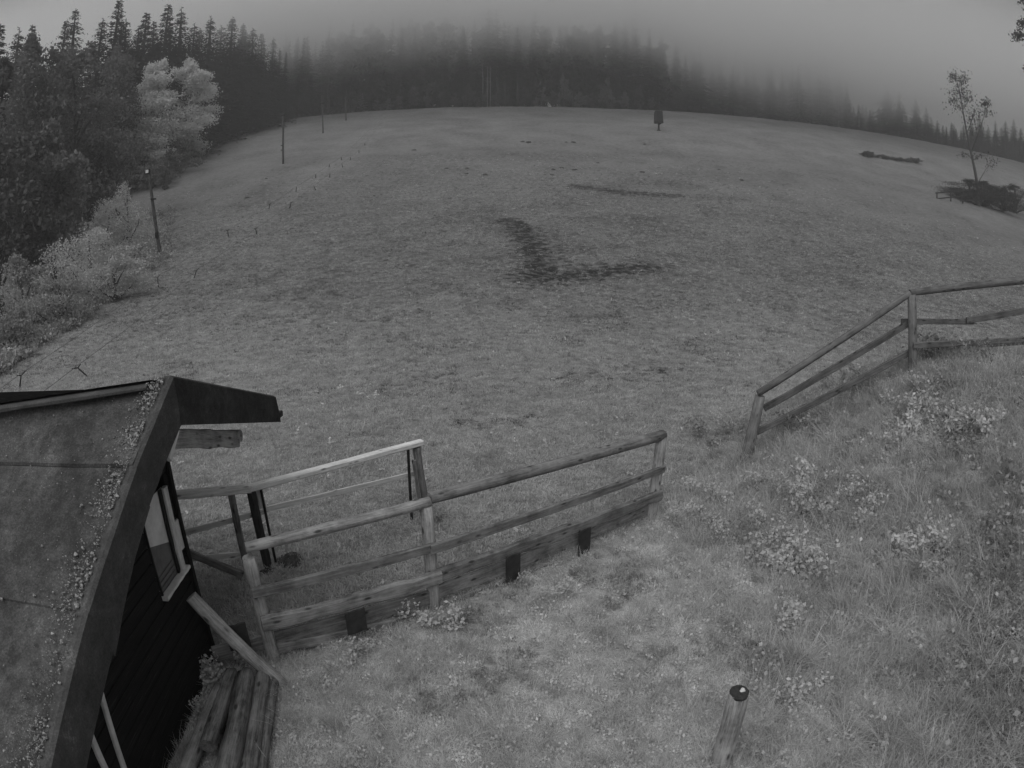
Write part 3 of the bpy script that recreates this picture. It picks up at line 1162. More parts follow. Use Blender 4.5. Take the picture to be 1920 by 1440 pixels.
board('rail', at_y(1812, 601, yr - .04), at_y(1935, 580, y3 - .04), 0.12, 0.05, M['rail_bank'], bf, bend=0.002)
board('rail', at_y(1712, 648, yr - .1), at_y(1935, 636, y3 - .1), 0.11, 0.05, M['rail_bank'], bf, bend=0.002)
board('rail', at_y(1760, 653, yr + .12), at_y(1935, 642, y3 + .10), 0.07, 0.04, M['rail_bank'], bf, bend=0.002)
g3 = at_y(1950, 690, y3)
log('post', np.array([g3[0], g3[1], G(g3[0], g3[1]) - 0.3]), at_y(1945, 518, y3), 0.085, 0.08, M['rail_bank'], bf, n=6)

# bollard post at the bottom right
gb = on_ground(1352, 1432)
tb = at_y(1386, 1298, gb[1] - 0.02)
bp_ = thing('wooden_post', gb, 'lone round wooden post in the grass at the bottom edge with a pale capped top', 'post')
log('shaft', gb - np.array([0, 0, .4]) + (gb - tb) * 0.3, tb, 0.086, 0.080, M['post'], bp_, n=8, bend=0.0)
dirp = (tb - gb) / np.linalg.norm(tb - gb)
log('cap', tb - dirp * 0.02, tb + dirp * 0.012, 0.080, 0.074, M['black_timber'], bp_, n=2, bend=0)
c_ = tb + dirp * 0.014
sp = blob('splinter', (0, 0, 0), 0.026, 0.018, 0.045, M['white_paint'], 5, 9, 4, 0.5)
link('splinter', sp, bp_, Matrix.Translation(Vector(c_ + np.array([0.02, 0.0, 0.02]))))

# ------------------------------------------------------------------ lift poles
def lift_pole(base, topxy, r, label, lamp=False, arm=False, steps=0):
    b_ = on_ground(*base)
    t_ = at_y(topxy[0], topxy[1], b_[1])
    th = thing('lift_pole', b_, label, 'pole', 'poles along the lift track')
    log('shaft', b_ - np.array([0, 0, .3]), t_, r * 1.15, r * 0.9, M['pole'], th, n=8, bend=0.003, rough=0.03)
    k_ = np.linalg.norm(t_ - C0) / FPX
    return th, b_, t_, k_


th, b_, t_, k_ = lift_pole((302, 482), (279, 318), 0.13, 'tall dark lift pole beside the pale bush with a lamp on top', True)
c_ = t_ + np.array([-0.03, -0.12, -0.15])
lampb = board('floodlight', c_ + np.array([-.2, 0, 0]), c_ + np.array([.2, 0, 0]), 0.36, 0.18, M['metal_dark'], th, n=2, wob=0.0, bend=0)
c2 = c_ + np.array([0, -0.10, 0])
board('glass', c2 + np.array([-.13, 0, 0]), c2 + np.array([.13, 0, 0]), 0.24, 0.02, M['white_paint'], lampb, n=2, wob=0, bend=0)
c_ = b_ + (t_ - b_) * 0.66 + np.array([0, -0.15, 0])
board('bracket', c_ + np.array([-.05, 0, 0]), c_ + np.array([.42, 0, -.03]), 0.13, 0.12, M['metal_dark'], th, n=4)
c_ = b_ + (t_ - b_) * 0.25 + np.array([0, -0.16, 0])
board('switch_box', c_ + np.array([-.1, 0, 0]), c_ + np.array([.1, 0, 0]), 0.5, 0.12, M['metal_dark'], th, n=2)
for (base, topxy, r, lab) in (((531, 307), (531, 213), 0.14, 'tall dark lift pole standing alone on the slope before the forest edge'),
                              ((606, 250), (604, 192), 0.14, 'dark lift pole higher up the slope in front of the trunks'),
                              ((649, 226), (648, 178), 0.15, 'farthest lift pole close to the forest edge')):
    th, b_, t_, k_ = lift_pole(base, topxy, r, lab)
    board('cross_arm', t_ + np.array([-.25, -0.05, -.25]), t_ + np.array([.25, -0.05, -.25]), 0.2, 0.2, M['metal_dark'], th, n=2)
    if base[0] == 531:
        for f in (0.27, 0.36):
            q = b_ + (t_ - b_) * f
            board('step', q + np.array([-.32, -.12, 0]), q + np.array([.05, -.12, 0]), 0.12, 0.1, M['metal_dark'], th, n=2)

# ------------------------------------------------------------------ rope tow with its handles
lefts = [((40, 700), (37, 727)), ((295, 518), (297, 539)), ((427, 431), (428, 444)), ((506, 382), (504, 392)), ((556, 349), (555, 360)), ((592, 326), (592, 334)), ((618, 307), (617, 314)), ((640, 294), (640, 300))]
rights = [((143, 687), (163, 706)), ((369, 505), (364, 522)), ((479, 428), (482, 440)), ((546, 379), (543, 391)), ((588, 348), (592, 357)), ((619, 324), (618, 333)), ((641, 306), (642, 314)), ((657, 294), (657, 300)), ((673, 281), (673, 287)), ((684, 268), (684, 273))]
ordw = ['nearest', 'second', 'third', 'fourth', 'fifth', 'sixth', 'seventh', 'eighth', 'ninth', 'tenth']
for side, lst in (('left', lefts), ('right', rights)):
    J = []
    for i, (tp, bt) in enumerate(lst):
        g = on_ground(*bt)
        j = at_y(tp[0], tp[1], g[1])
        J.append(j)
        r = 0.020 if i < 2 else 0.032
        hd = thing('tow_hanger', g, '%s dark tow handle hanging on the %s rope of the rope tow' % (ordw[i], side), 'tow hanger', 'handles hanging on the rope tow')
        log('grip', g + np.array([0, 0, 0.01]), j + (g - j) * 0.12, r * 1.5, r * 1.2, M['rope'], hd, seg=8, n=3, bend=0.01)
        if i < 4:
            s = np.array([0.06, 0.17, 0.03])
            for sg in (1, -1):
                log('loop', j + (g - j) * 0.14, j + s * sg, r * 1.0, r * 0.9, M['rope'], hd, seg=6, n=2, bend=0)
    ext = J[0] + (J[0] - J[1]) * 0.5
    ext[2] = G(ext[0], ext[1]) + 0.25
    end = on_ground(722 if side == 'left' else 730, 212)
    pts = [ext] + J + [end + np.array([0, 0, 0.4])]
    pp = []
    for a, b in zip(pts[:-1], pts[1:]):
        L = np.linalg.norm(b - a)
        for s in range(10):
            f = s / 10
            q = a + (b - a) * f
            zc = q[2] - 4 * f * (1 - f) * min(0.012 * L, 0.4)
            pp.append(np.array([q[0], q[1], max(zc, G(q[0], q[1]) + 0.03)]))
    pp.append(pts[-1])
    o = link('tow_rope', mesh('tow_rope', *tube(pp, [0.007 + 0.00009 * np.linalg.norm(q) for q in pp], 6), M['rope_line'], True))
    tag(o, '%s rope of the rope tow running low over the grass up the slope' % side, 'rope', 'ropes of the rope tow')

# ------------------------------------------------------------------ covered thing on a post in the meadow
g = on_ground(1235, 245)
k_ = np.linalg.norm(g - C0) / FPX
cs = thing('covered_stand', g, 'dark wrapped box on a single post standing alone on the upper meadow', 'covered stand')
log('post', g - np.array([0, 0, .3]), g + np.array([0, 0, 14 * k_]), 1.9 * k_, 1.7 * k_, M['metal_dark'], cs, n=3)
board('foot', g + np.array([-3.5 * k_, 0, .05]), g + np.array([4 * k_, 0, .05]), 1.5 * k_, 2 * k_, M['metal_dark'], cs, n=2)
log('hub', g + np.array([0, 0, 11 * k_]), g + np.array([3 * k_, 0, 16 * k_]), 1.6 * k_, 3.5 * k_, M['metal_dark'], cs, n=2)
V, Fc = [], []
levels = [(13.5, 7.6, 7.6), (15.5, 8.0, 8.0), (22, 7.8, 7.6), (29, 7.4, 7.0), (35, 7.0, 6.8), (36.5, 6.4, 6.2)]
for (zz, xl, xr) in levels:
    for (sx, sy) in ((-1, -.7), (-.7, -1), (.7, -1), (1, -.7), (1, .7), (.7, 1), (-.7, 1), (-1, .7)):
        xx = xl if sx < 0 else xr
        V.append((g[0] + (sx * xx + (0.6 if zz < 15 else 0)) * k_, g[1] + sy * 6 * k_, g[2] + (zz + (1.2 if (zz < 15 and sx > 0) else 0)) * k_))
for i in range(len(levels) - 1):
    for k in range(8):
        a, b = i * 8 + k, i * 8 + (k + 1) % 8
        Fc.append((a, b, b + 8, a + 8))
Fc.append(tuple(reversed(range(8))))
Fc.append(tuple((len(levels) - 1) * 8 + k for k in range(8)))
link('cover', mesh('cover', V, Fc, M['metal_dark']), cs)

# ------------------------------------------------------------------ trees
def conifer(seed, Ht, R, whorls=24, per=8, base=0.06, ql=0.34):
    r_ = np.random.default_rng(seed)
    Q = []
    for i in range(whorls):
        t = base + (1 - base) * max(0.0, (i + r_.uniform(-.45, .45)) / whorls) ** 0.92
        if t > 0.985:
            continue
        rad = R * (1 - t) ** 0.85 * (1 + 0.18 * math.sin(t * 17 + seed)) * r_.uniform(0.70, 1.15) + 0.10
        nb = max(4, int(per * (0.6 + 0.5 * (1 - t))))
        a0 = r_.uniform(0, 6.28)
        for b in range(nb):
            a = a0 + 6.283 * b / nb + r_.uniform(-.25, .25)
            rb = rad * r_.uniform(0.65, 1.1)
            da = np.array([math.cos(a), math.sin(a), 0])
            sa = np.array([-math.sin(a), math.cos(a), 0])
            zb = Ht * t + r_.uniform(-.2, .2)
            ns = max(3, int(rb / ql * 1.5))
            for s in range(ns):
                f = (s + 0.6) / ns
                p = da * rb * f + np.array([0, 0, zb + 0.10 * rb * f - 0.42 * rb * f * f])
                wv = ql * (1.15 - 0.7 * f) * r_.uniform(0.8, 1.3) * min(1.0, 0.38 + 1.1 * (1 - t))
                for sg in (-1, 1):
                    d = (da * r_.uniform(.3, .8) + sa * sg * r_.uniform(.5, 1.1) + np.array([0, 0, r_.uniform(-.55, .05)]))
                    d = d / np.linalg.norm(d) * wv * 1.25
                    n_ = np.cross(d, np.array([r_.uniform(-.5, .5), r_.uniform(-.5, .5), 1]))
                    n_ = n_ / max(np.linalg.norm(n_), 1e-6) * wv * 0.30
                    Q.append([p, p + d * .55 + n_, p + d, p + d * .55 - n_])
    # leader
    for k in range(6):
        a = k * 1.05
        p = np.array([0, 0, Ht * (0.965 + 0.006 * k)])
        d = np.array([math.cos(a), math.sin(a), 0.5]) * 0.22
        Q.append([p, p + d * .5 + np.array([0, 0, .06]), p + d, p + d * .5 - np.array([0, 0, .06])])
    crown = quads('crown', np.array(Q), M['needles'])
    tr = mesh('trunk', *tube([(0, 0, -0.6), (0, 0, Ht * .3), (0, 0, Ht * .7), (0, 0, Ht)], [R * .085, R * .065, R * .035, 0.02], 6), M['bark'], True)
    return tr, crown


def broadleaf(seed, Ht, W, trunk_h, nleaf, size, mat_, bark, lobes=9, col=False, aspect=0.65, hollow=0.55, lean=(0, 0)):
    """trunk with limbs, leaves gathered in clumps through the crown"""
    r_ = np.random.default_rng(seed)
    L = []
    for i in range(lobes):
        a = r_.uniform(0, 6.28)
        f = (i + 0.5) / lobes
        zc = trunk_h + (Ht - trunk_h) * (0.08 + 0.84 * f)
        prof = math.sin(math.pi * min(1, 0.18 + 0.80 * f)) ** 0.7 if not col else (0.9 - 0.55 * f)
        rr = W * 0.5 * prof
        d = rr * r_.uniform(0.25, 0.72)
        L.append((np.array([math.cos(a) * d + lean[0] * f, math.sin(a) * d + lean[1] * f, zc]), max(0.25, rr * r_.uniform(0.5, 0.72)), (Ht - trunk_h) / lobes * r_.uniform(0.9, 1.5)))
    parts = [tube([(0, 0, -0.5), (lean[0] * .1, lean[1] * .1, trunk_h), (lean[0] * .5, lean[1] * .5, trunk_h + (Ht - trunk_h) * .5), (lean[0], lean[1], Ht * .97)],
                  [W * .035 + .04, W * .028 + .03, W * .014 + .015, 0.012], 7)]
    P = []
    for (c, rx, rz) in L:
        st = np.array([lean[0] * .4, lean[1] * .4, max(trunk_h * .7, c[2] - rx * 0.9 - 0.3)])
        mid = (st + c) / 2 + r_.normal(size=3) * 0.06 * rx
        parts.append(tube([st, mid, c, c + np.array([0, 0, rz * .6])], [W * .011 + .012, W * .008 + .01, W * .004 + .006, 0.004], 5))
        n = int(nleaf / lobes)
        # sub clumps
        nc = max(5, n // 28)
        uc = r_.normal(size=(nc, 3))
        uc /= np.linalg.norm(uc, axis=1, keepdims=True)
        uc *= (hollow + (1 - hollow) * r_.random((nc, 1)) ** 0.6)
        ci = r_.integers(0, nc, n)
        q = uc[ci] + r_.normal(size=(n, 3)) * 0.21
        P.append(c + q * np.array([rx, rx, rz]))
    P = np.vstack(P)
    crown = quads('crown', leaf_quads(P, size, aspect, 0.25), mat_)
    tr = mesh('trunk', *join(parts), bark, True)
    return tr, crown


def plant_tree(name, data, x, y, s, label, cat, group, sz=None, rz=None, z=None, tilt=0.0):
    th = thing(name, (x, y, G(x, y) if z is None else z), label, cat, group, random.uniform(0, 6.28) if rz is None else rz)
    th.scale = (s, s, sz if sz else s)
    th.rotation_euler = (random.gauss(0, tilt), random.gauss(0, tilt), th.rotation_euler[2])
    for nm, me in zip(('trunk', 'crown'), data):
        o = bpy.data.objects.new(nm, me)
        COL.objects.link(o)
        o.parent = th
    return th


CON = [conifer(100 + i, 20.0, r, wh, 11, b, 0.55) for i, (r, wh, b) in enumerate(((5.0, 46, .03), (4.4, 50, .04), (5.6, 44, .02), (4.8, 46, .10), (4.2, 52, .04), (5.2, 42, .14)))]
SPARSE = [conifer(150 + i, 21.0, 3.8, 24, 11, .30, 0.7) for i in range(2)]

ROUND = [broadleaf(180 + i, 20.0, w_, 1.5, 3400, 0.42, M['needles'], M['bark'], 15, hollow=.35, col=c_) for i, (w_, c_) in enumerate(((9.5, True), (8.0, True), (10.5, False)))]


def forest_pick(p_round=0.35):
    return random.choice(ROUND) if random.random() < p_round else random.choice(CON)


# forest edge on the left, curving away up the slope
edge = [(-38, 52), (-44, 66), (-50, 79), (-60, 100), (-66, 121), (-61, 142), (-50, 157)]
ex = np.array(edge, float)
cum = np.concatenate([[0], np.cumsum(np.hypot(*np.diff(ex, axis=0).T))])


def edge_pt(s):
    return np.array([np.interp(s, cum, ex[:, 0]), np.interp(s, cum, ex[:, 1])])


left_n = [0, 0, 0]
s = 0.0
while s < cum[-1]:
    for rowi, dep in enumerate((0.0, 4.5, 9.5)):
        p = edge_pt(s + random.uniform(-1.2, 1.2)) + np.array([-dep - random.uniform(0, 2), dep * 0.45 + random.uniform(-1, 1)])
        if s < (52, 45, 20)[rowi]:
            continue
        plant_tree('forest_tree', forest_pick(), p[0], p[1], random.uniform(0.9, 1.25),
                   ('%s front row tree up the left forest edge, counted from the pale trees', '%s tree of the second row along the left forest edge', '%s tree deep inside the left forest, counted from the pale trees uphill')[rowi] % nth(left_n[rowi]), 'tree', 'trees along the left forest edge', tilt=0.02)
        left_n[rowi] += 1
    s += 4.0
# forest across the top of the meadow
hill_n = [0] * 4
x = -62.0
while x < 41:
    for rowi, dep in enumerate((0.0, 4.5, 10.0, 16.0)):
        xx = x + random.uniform(-1.3, 1.3)
        yy = 158 + dep + random.uniform(-1.2, 1.2) + 0.0012 * (xx + 5) ** 2
        if rowi == 3 and random.random() < 0.6:
            continue
        d_ = random.choice(SPARSE) if (rowi == 0 and random.random() < 0.55 and xx < 10) else forest_pick(0.4)
        plant_tree('forest_tree', d_, xx, yy, random.uniform(0.98, 1.35) * 1.06,
                   ('%s front row tree of the foggy hilltop forest from its left end', '%s second row tree of the foggy hilltop forest from its left end', '%s third row tree of the foggy hilltop forest from its left end', '%s rearmost tree of the foggy hilltop forest from its left end')[rowi] % nth(hill_n[rowi]), 'tree', 'trees across the top of the meadow', tilt=0.015)
        hill_n[rowi] += 1
    x += 3.4
# far stands beyond the crest on the right: (pixel of the crown's tip, distance, width factor)
def far_tree(px, ptop, y, wf, lab, k=None):
    t_ = at_y(px, ptop, y)
    zg = G(t_[0], y)
    hh = max(5.0, t_[2] - zg)
    s_ = hh / 20.0
    th = plant_tree('forest_tree', CON[k if k is not None else random.randrange(6)], t_[0], y, s_ * wf, lab, 'tree', 'trees beyond the crest on the right', sz=s_, tilt=0.01)
    return th


for i, px in enumerate(range(1228, 1592, 17)):
    for rowi in range(2):
        tp = np.interp(px, [1228, 1290, 1350, 1440, 1500, 1560, 1592], [70, 90, 95, 105, 110, 120, 165]) + random.uniform(-18, 22) + rowi * -12
        far_tree(px + random.uniform(-7, 7), tp, 164 + rowi * 8 + random.uniform(-3, 3), 1.1, '%s %s row tree dissolving in fog right of the hilltop forest' % (nth(i), ('front', 'back')[rowi]))
for px, tp, wf, lab in ((1610, 195, .9, 'small foggy tree in the dip left of the two broad hazy trees'), (1632, 205, .9, 'low foggy tree beside the left broad hazy tree'),
                        (1662, 152, 1.15, 'broad hazy tree standing out above the crest, left of two'), (1685, 170, 1.0, 'hazy tree leaning on the left broad tree above the crest'),
                        (1716, 185, 1.15, 'broad hazy tree standing out above the crest, right of two'), (1736, 200, 1.0, 'hazy tree on the right flank of the right broad tree'),
                        (1757, 232, .9, 'short hazy tree just right of the two broad trees'), (1774, 236, .9, 'short hazy tree left of the thin leaning tree'), (1788, 231, .8, 'pointed hazy tree behind the crown of the thin leaning tree'),
                        (1802, 243, .9, 'low hazy tree behind the stem of the thin leaning tree'), (1822, 226, 1.0, 'hazy tree directly behind the thin leaning tree'), (1836, 212, 1.0, 'taller hazy tree behind the right fork of the thin leaning tree'), (1851, 243, .9, 'low hazy tree in the gap right of the thin leaning tree'),
                        (1866, 226, .8, 'slim pointed tree on the crest right of the thin leaning tree'), (1884, 224, 1.0, 'dark pointed tree left of the last pair on the crest'), (1899, 222, 1.0, 'dark pointed tree, twin of the one beside it at the crest end'), (1914, 240, 1.0, 'dark tree on the crest at the picture edge'), (1935, 225, 1.1, 'dark tree on the crest beyond the picture edge')):
    far_tree(px, tp, 160 + random.uniform(-3, 3), wf * 1.75, lab)
for q, px in enumerate(range(1566, 1930, 12)):
    tp = float(np.interp(px, [1566, 1620, 1680, 1760, 1830, 1920], [190, 200, 212, 230, 238, 246])) + random.uniform(-8, 8)
    far_tree(px + random.uniform(-3, 3), tp, 172 + random.uniform(-3, 5), 2.0, '%s low tree from the left in the hazy strip behind the right crest' % nth(q))
# bare pale trunks shining out of the hilltop forest
for (px, p0_, p1_, lab) in ((905, 118, 172, 'left and tallest of three pale bare trunks in the hilltop forest'), (914, 124, 158, 'middle and shortest of three pale bare trunks in the hilltop forest'), (919, 124, 166, 'right one of three pale bare trunks in the hilltop forest')):
    t_ = at_y(px, p0_, 155.2)
    gz = G(t_[0], 155.2)
    bt = thing('bare_birch', (t_[0], 155.2, gz), lab, 'tree', 'pale bare trunks in the hilltop forest')
    parts = [tube([(t_[0], 155.2, gz - .4), (t_[0] + .1, 155.2, (gz + t_[2]) / 2), tuple(t_)], [.10, .09, .05], 6)]
    for q in range(5):
        h_ = gz + (t_[2] - gz) * (0.6 + 0.08 * q)
        a_ = random.uniform(0, 6.28)
        parts.append(tube([(t_[0] + .05, 155.2, h_), (t_[0] + .9 * math.cos(a_), 155.2 + .9 * math.sin(a_), h_ + .7)], [.05, .015], 4))
    link('trunk', mesh('trunk', *join(parts), M['bark_pale']), bt)
# understory along the hilltop forest edge
UND = [broadleaf(300 + i, 5.5, 4.6, 0.4, 1500, 0.17, M['leaf_grey'], M['bark'], 6, hollow=.3) for i in range(4)]
und_n = 0
x = -42.0
while x < 38:
    s_ = random.uniform(0.55, 1.15)
    plant_tree('understory_bush', random.choice(UND), x, 154.5 + random.uniform(-.8, 1.0) + 0.004 * min(0, x + 5) ** 2, s_, '%s grey leafy bush from the left at the foot of the hilltop forest' % nth(und_n), 'bush', 'bushes along the hilltop forest edge', sz=s_ * random.uniform(.9, 1.5))
    und_n += 1
    x += random.uniform(2.6, 4.4)
for k in range(9):
    p = edge_pt(24 + k * 7.0) + np.array([1.2, -0.3])
    s_ = random.uniform(0.45, 0.8)
    plant_tree('understory_bush', random.choice(UND), p[0], p[1], s_, '%s dark leafy bush uphill under the spruces of the left forest edge' % nth(k), 'bush', 'bushes along the left forest edge', sz=s_ * 1.2)

# two pale trees
for (px, ptop, pbase, y, wpx, lab) in ((300, 100, 345, 84, 95, 'pale feathery tree beside the dark spruces, the left and broader of the two'),
                                       (362, 104, 300, 98, 85, 'pale feathery tree at the meadow edge, the right of the two')):
    t_ = at_y(px, ptop, y)
    xg, yg = t_[0] + (0.3 if px < 330 else -0.2), y
    hh = t_[2] - G(xg, yg)
    ww = wpx * np.linalg.norm(t_ - C0) / FPX
    d_ = broadleaf(400 + px, hh, ww * 1.32, 0.4, 24000, 0.15, M['leaf_pale'], M['bark_pale'], 20, hollow=.3)
    plant_tree('pale_tree', d_, xg, yg, 1.0, lab, 'tree', 'pale trees at the meadow edge', rz=0)

# broadleaf trees and shrubs on the left
BIG = [(-2, 90, 34, 190, 'dark broadleaf tree at the left picture edge with its crown cut off', 'leaf_dark'),
       (55, 58, 46, 170, 'large dark broadleaf tree with a ragged crown above the pale bushes on the left', 'leaf_dark'),
       (150, 70, 54, 170, 'large dark broadleaf tree right of the ragged one on the left', 'leaf_dark'),
       (215, 75, 74, 110, 'tall dark broadleaf tree left of the pale feathery trees', 'leaf_dark'),
       (95, 215, 40, 130, 'lower mid grey broadleaf tree in front of the large dark crowns', 'leaf_dark'),
       (188, 250, 58, 80, 'bushy dark tree between the broadleaf trees and the pale feathery ones', 'leaf_dark')]
for (px, ptop, y, wpx, lab, mt) in BIG:
    t_ = at_y(px, ptop, y)
    zg = G(t_[0], y)
    hh = t_[2] - zg
    ww = wpx * np.linalg.norm(t_ - C0) / FPX
    d_ = broadleaf(500 + px, hh, ww * 1.25, hh * 0.06, 14000, 0.19, M[mt], M['bark'], 15, hollow=.5)
    plant_tree('broadleaf_tree', d_, t_[0], y, 1.0, lab, 'tree', 'broadleaf trees on the left', rz=0)
# tall spruces breaking the left skyline
SKY = [(213, 2, 84, 'tallest spruce on the left skyline with its tip near the picture top'), (274, 22, 92, 'spruce on the skyline left of the twin tips above the pale trees'),
       (312, 10, 100, 'tall pointed spruce on the skyline above the left pale tree'), (347, 14, 106, 'tall pointed spruce on the skyline above the right pale tree'),
       (396, 30, 118, 'spruce on the skyline right of the pale trees'), (434, 30, 124, 'broad spruce on the skyline, second right of the pale trees'), (146, 18, 74, 'spruce tip on the skyline above the large dark broadleaf trees'),
       (478, 52, 132, 'spruce on the skyline above the lone lift pole'), (246, 34, 86, 'spruce tip between the tallest skyline spruce and the pale trees')]
for q, (px, tp, yy) in enumerate(((180, 34, 80), (230, 40, 95), (262, 48, 98), (293, 40, 104), (330, 40, 112), (365, 44, 116), (380, 50, 124), (415, 46, 128), (452, 44, 132), (466, 56, 136), (495, 62, 140), (512, 70, 142), (110, 40, 78), (70, 46, 72), (35, 52, 66), (5, 50, 60))):
    SKY.append((px, tp, yy, '%s of the lower spruces filling the gaps along the left skyline' % nth(q)))
for (px, ptop, y, lab) in SKY:
    t_ = at_y(px, ptop, y)
    s_ = (t_[2] - G(t_[0], y)) / 20
    plant_tree('spruce_tree', random.choice(CON), t_[0], y, s_ * random.uniform(1.3, 1.8), lab, 'tree', 'spruces on the left skyline', sz=s_, tilt=0.02)

def bush(px, ptop, pb, y, wpx, lab, mt, n=5000, sz=0.075, name='bush', group=None, lobes=9, hollow=.4, cat='bush'):
    t_ = at_y(px, ptop, y)
    zg = G(t_[0], y)
    hh = max(0.5, t_[2] - zg)
    ww = wpx * np.linalg.norm(t_ - C0) / FPX
    d_ = broadleaf(600 + int(px) + int(y), hh, ww * 1.2, 0.1, n, sz, M[mt], M['bark'], lobes, hollow=hollow)
    plant_tree(name, d_, t_[0], y, 1.0, lab, cat, group, rz=0)


bush(238, 348, 490, 43, 130, 'pale bright bush just left of the lamp topped lift pole', 'leaf_bush', 12000, 0.06, group='pale bushes on the left verge')
bush(190, 395, 520, 40, 120, 'pale bush between the bright one and the dark broadleaf trees', 'leaf_bush', 11000, 0.06, group='pale bushes on the left verge')
bush(165, 425, 560, 31, 150, 'wide pale grey bush below the bright one on the left verge', 'leaf_bush', 12000, 0.055, group='pale bushes on the left verge')
bush(210, 470, 560, 29, 110, 'low pale bush at the foot of the wide one near the meadow edge', 'leaf_bush', 9000, 0.05, group='pale bushes on the left verge')
bush(35, 470, 640, 24, 130, 'grey bush on the left picture edge above the rope tow', 'leaf_verge', 6000, 0.07, group='grey bushes in the ditch')
bush(110, 520, 640, 24.5, 140, 'low grey bush right of the one on the left picture edge', 'leaf_verge', 6000, 0.06, group='grey bushes in the ditch')
bush(20, 580, 680, 20, 120, 'low dark bush nearest to the rope tow on the left edge', 'leaf_verge', 5000, 0.055, group='grey bushes in the ditch')
bush(322, 285, 340, 84, 85, 'soft grey shrub at the foot of the pale feathery trees', 'leaf_grey', 4000, 0.13, group='shrubs under the pale trees')
bush(285, 300, 360, 76, 80, 'darker shrub left of the soft grey one under the pale trees', 'leaf_dark', 4000, 0.13, group='shrubs under the pale trees')

# thicket with a thin leaning tree and a small rail fence on the right slope
gt = on_ground(1838, 386)
for (px, ptop, dy, wpx, lab) in ((1818, 336, 2.0, 80, 'left end of the dark thicket round the thin leaning tree'), (1845, 338, 2.0, 90, 'middle of the dark thicket right behind the thin leaning tree'), (1905, 345, 2.0, 90, 'right part of the dark thicket at the picture edge'),
                                 (1835, 355, -0.6, 80, 'low dark front bush of the thicket below the thin leaning tree'), (1880, 352, -0.8, 80, 'low dark front bush of the thicket right of the thin leaning tree')):
    bush(px, ptop, 385, gt[1] + dy, wpx * 1.25, lab, 'leaf_thicket', 9000, 0.07, name='thicket_bush', group='bushes of the dark thicket', lobes=12, hollow=.05)
yS = gt[1] + 0.4
def sap(px, py):
    return at_y(px, py, yS)


stem = [sap(1838, 388), sap(1828, 320), sap(1818, 275), sap(1811, 240), sap(1804, 200), sap(1798, 165), sap(1789, 138)]
sg = stem[0].copy()
sg[2] = G(sg[0], sg[1])
st_th = thing('leaning_sapling', sg, 'thin leaning young tree with sparse leaf tufts rising from the dark thicket', 'tree')
fork = [sap(1821, 285), sap(1838, 240), sap(1846, 215), sap(1850, 190)]
tw = [[sap(1832, 345), sap(1850, 315), sap(1862, 295)], [sap(1824, 300), sap(1812, 288), sap(1800, 285)], [sap(1808, 218), sap(1795, 195), sap(1780, 186)], [sap(1806, 205), sap(1815, 190), sap(1820, 178)], [sap(1813, 250), sap(1826, 215), sap(1828, 200)], [sap(1825, 300), sap(1838, 292), sap(1848, 290)]]
kk = np.linalg.norm(stem[2] - C0) / FPX
parts = [tube(stem, [3.2 * kk, 2.6 * kk, 2.0 * kk, 1.5 * kk, 1.0 * kk, .7 * kk, .3 * kk], 6), tube(fork, [1.2 * kk, .8 * kk, .6 * kk, .3 * kk], 5)]
for t3 in tw:
    parts.append(tube(t3, [.8 * kk, .5 * kk, .25 * kk], 4))
link('trunk', mesh('trunk', *join(parts), M['bark'], True), st_th)
P = []
for (px, py, rx, ry, n) in ((1787, 143, 7, 12, 110), (1805, 150, 10, 14, 150), (1799, 172, 15, 12, 170), (1812, 185, 12, 9, 90), (1785, 190, 9, 6, 45), (1800, 200, 18, 9, 60), (1848, 195, 8, 9, 130), (1852, 210, 9, 8, 60), (1826, 215, 14, 14, 110), (1830, 240, 13, 14, 60), (1860, 305, 12, 14, 50), (1810, 292, 12, 8, 30), (1838, 292, 14, 6, 40)):
    for _ in range(int(n * 1.7)):
        p = sap(px + random.gauss(0, rx * .55), py + random.gauss(0, ry * .55))
        p = p + np.array([0, random.gauss(0, rx * kk * .6), 0])
        P.append(p)
link('crown', quads('crown', leaf_quads(np.array(P), 1.5 * kk, .65), M['leaf_thicket']), st_th)
# small fence by the thicket
fy = gt[1] - 2.2
sf = thing('thicket_fence', at_y(1757, 381, gt[1] - 2.2), 'small dark two rail fence at the left end of the thicket', 'fence')
for px, pt, pb in ((1757, 361, 381), (1783, 357, 380), (1806, 355, 380)):
    t2 = at_y(px, pt, fy)
    log('post', np.array([t2[0], t2[1], G(t2[0], t2[1]) - .3]), t2, .12, .10, M['black_timber'], sf, n=3, seg=8)
for (a, b) in (((1754, 362), (1812, 357)), ((1754, 373), (1812, 367)), ((1800, 377), (1900, 370))):
    board('rail', at_y(*a, fy - .08), at_y(*b, fy - .08), .20, .07, M['black_timber'], sf, n=4)
for k, (px, py) in enumerate(tuple((1618 + 9 * q, 292 + 1.25 * q) for q in range(12))):
    g = on_ground(px, py)
    d_ = UND[k % 4]
    plant_tree('low_bush', d_, g[0], g[1], (0.45, 0.8, 0.6, 0.35, 0.7)[k % 5], '%s low dark bush from the left in the short row on the right slope' % nth(k), 'bush', 'row of low bushes on the right slope', sz=random.uniform(.10, .2))

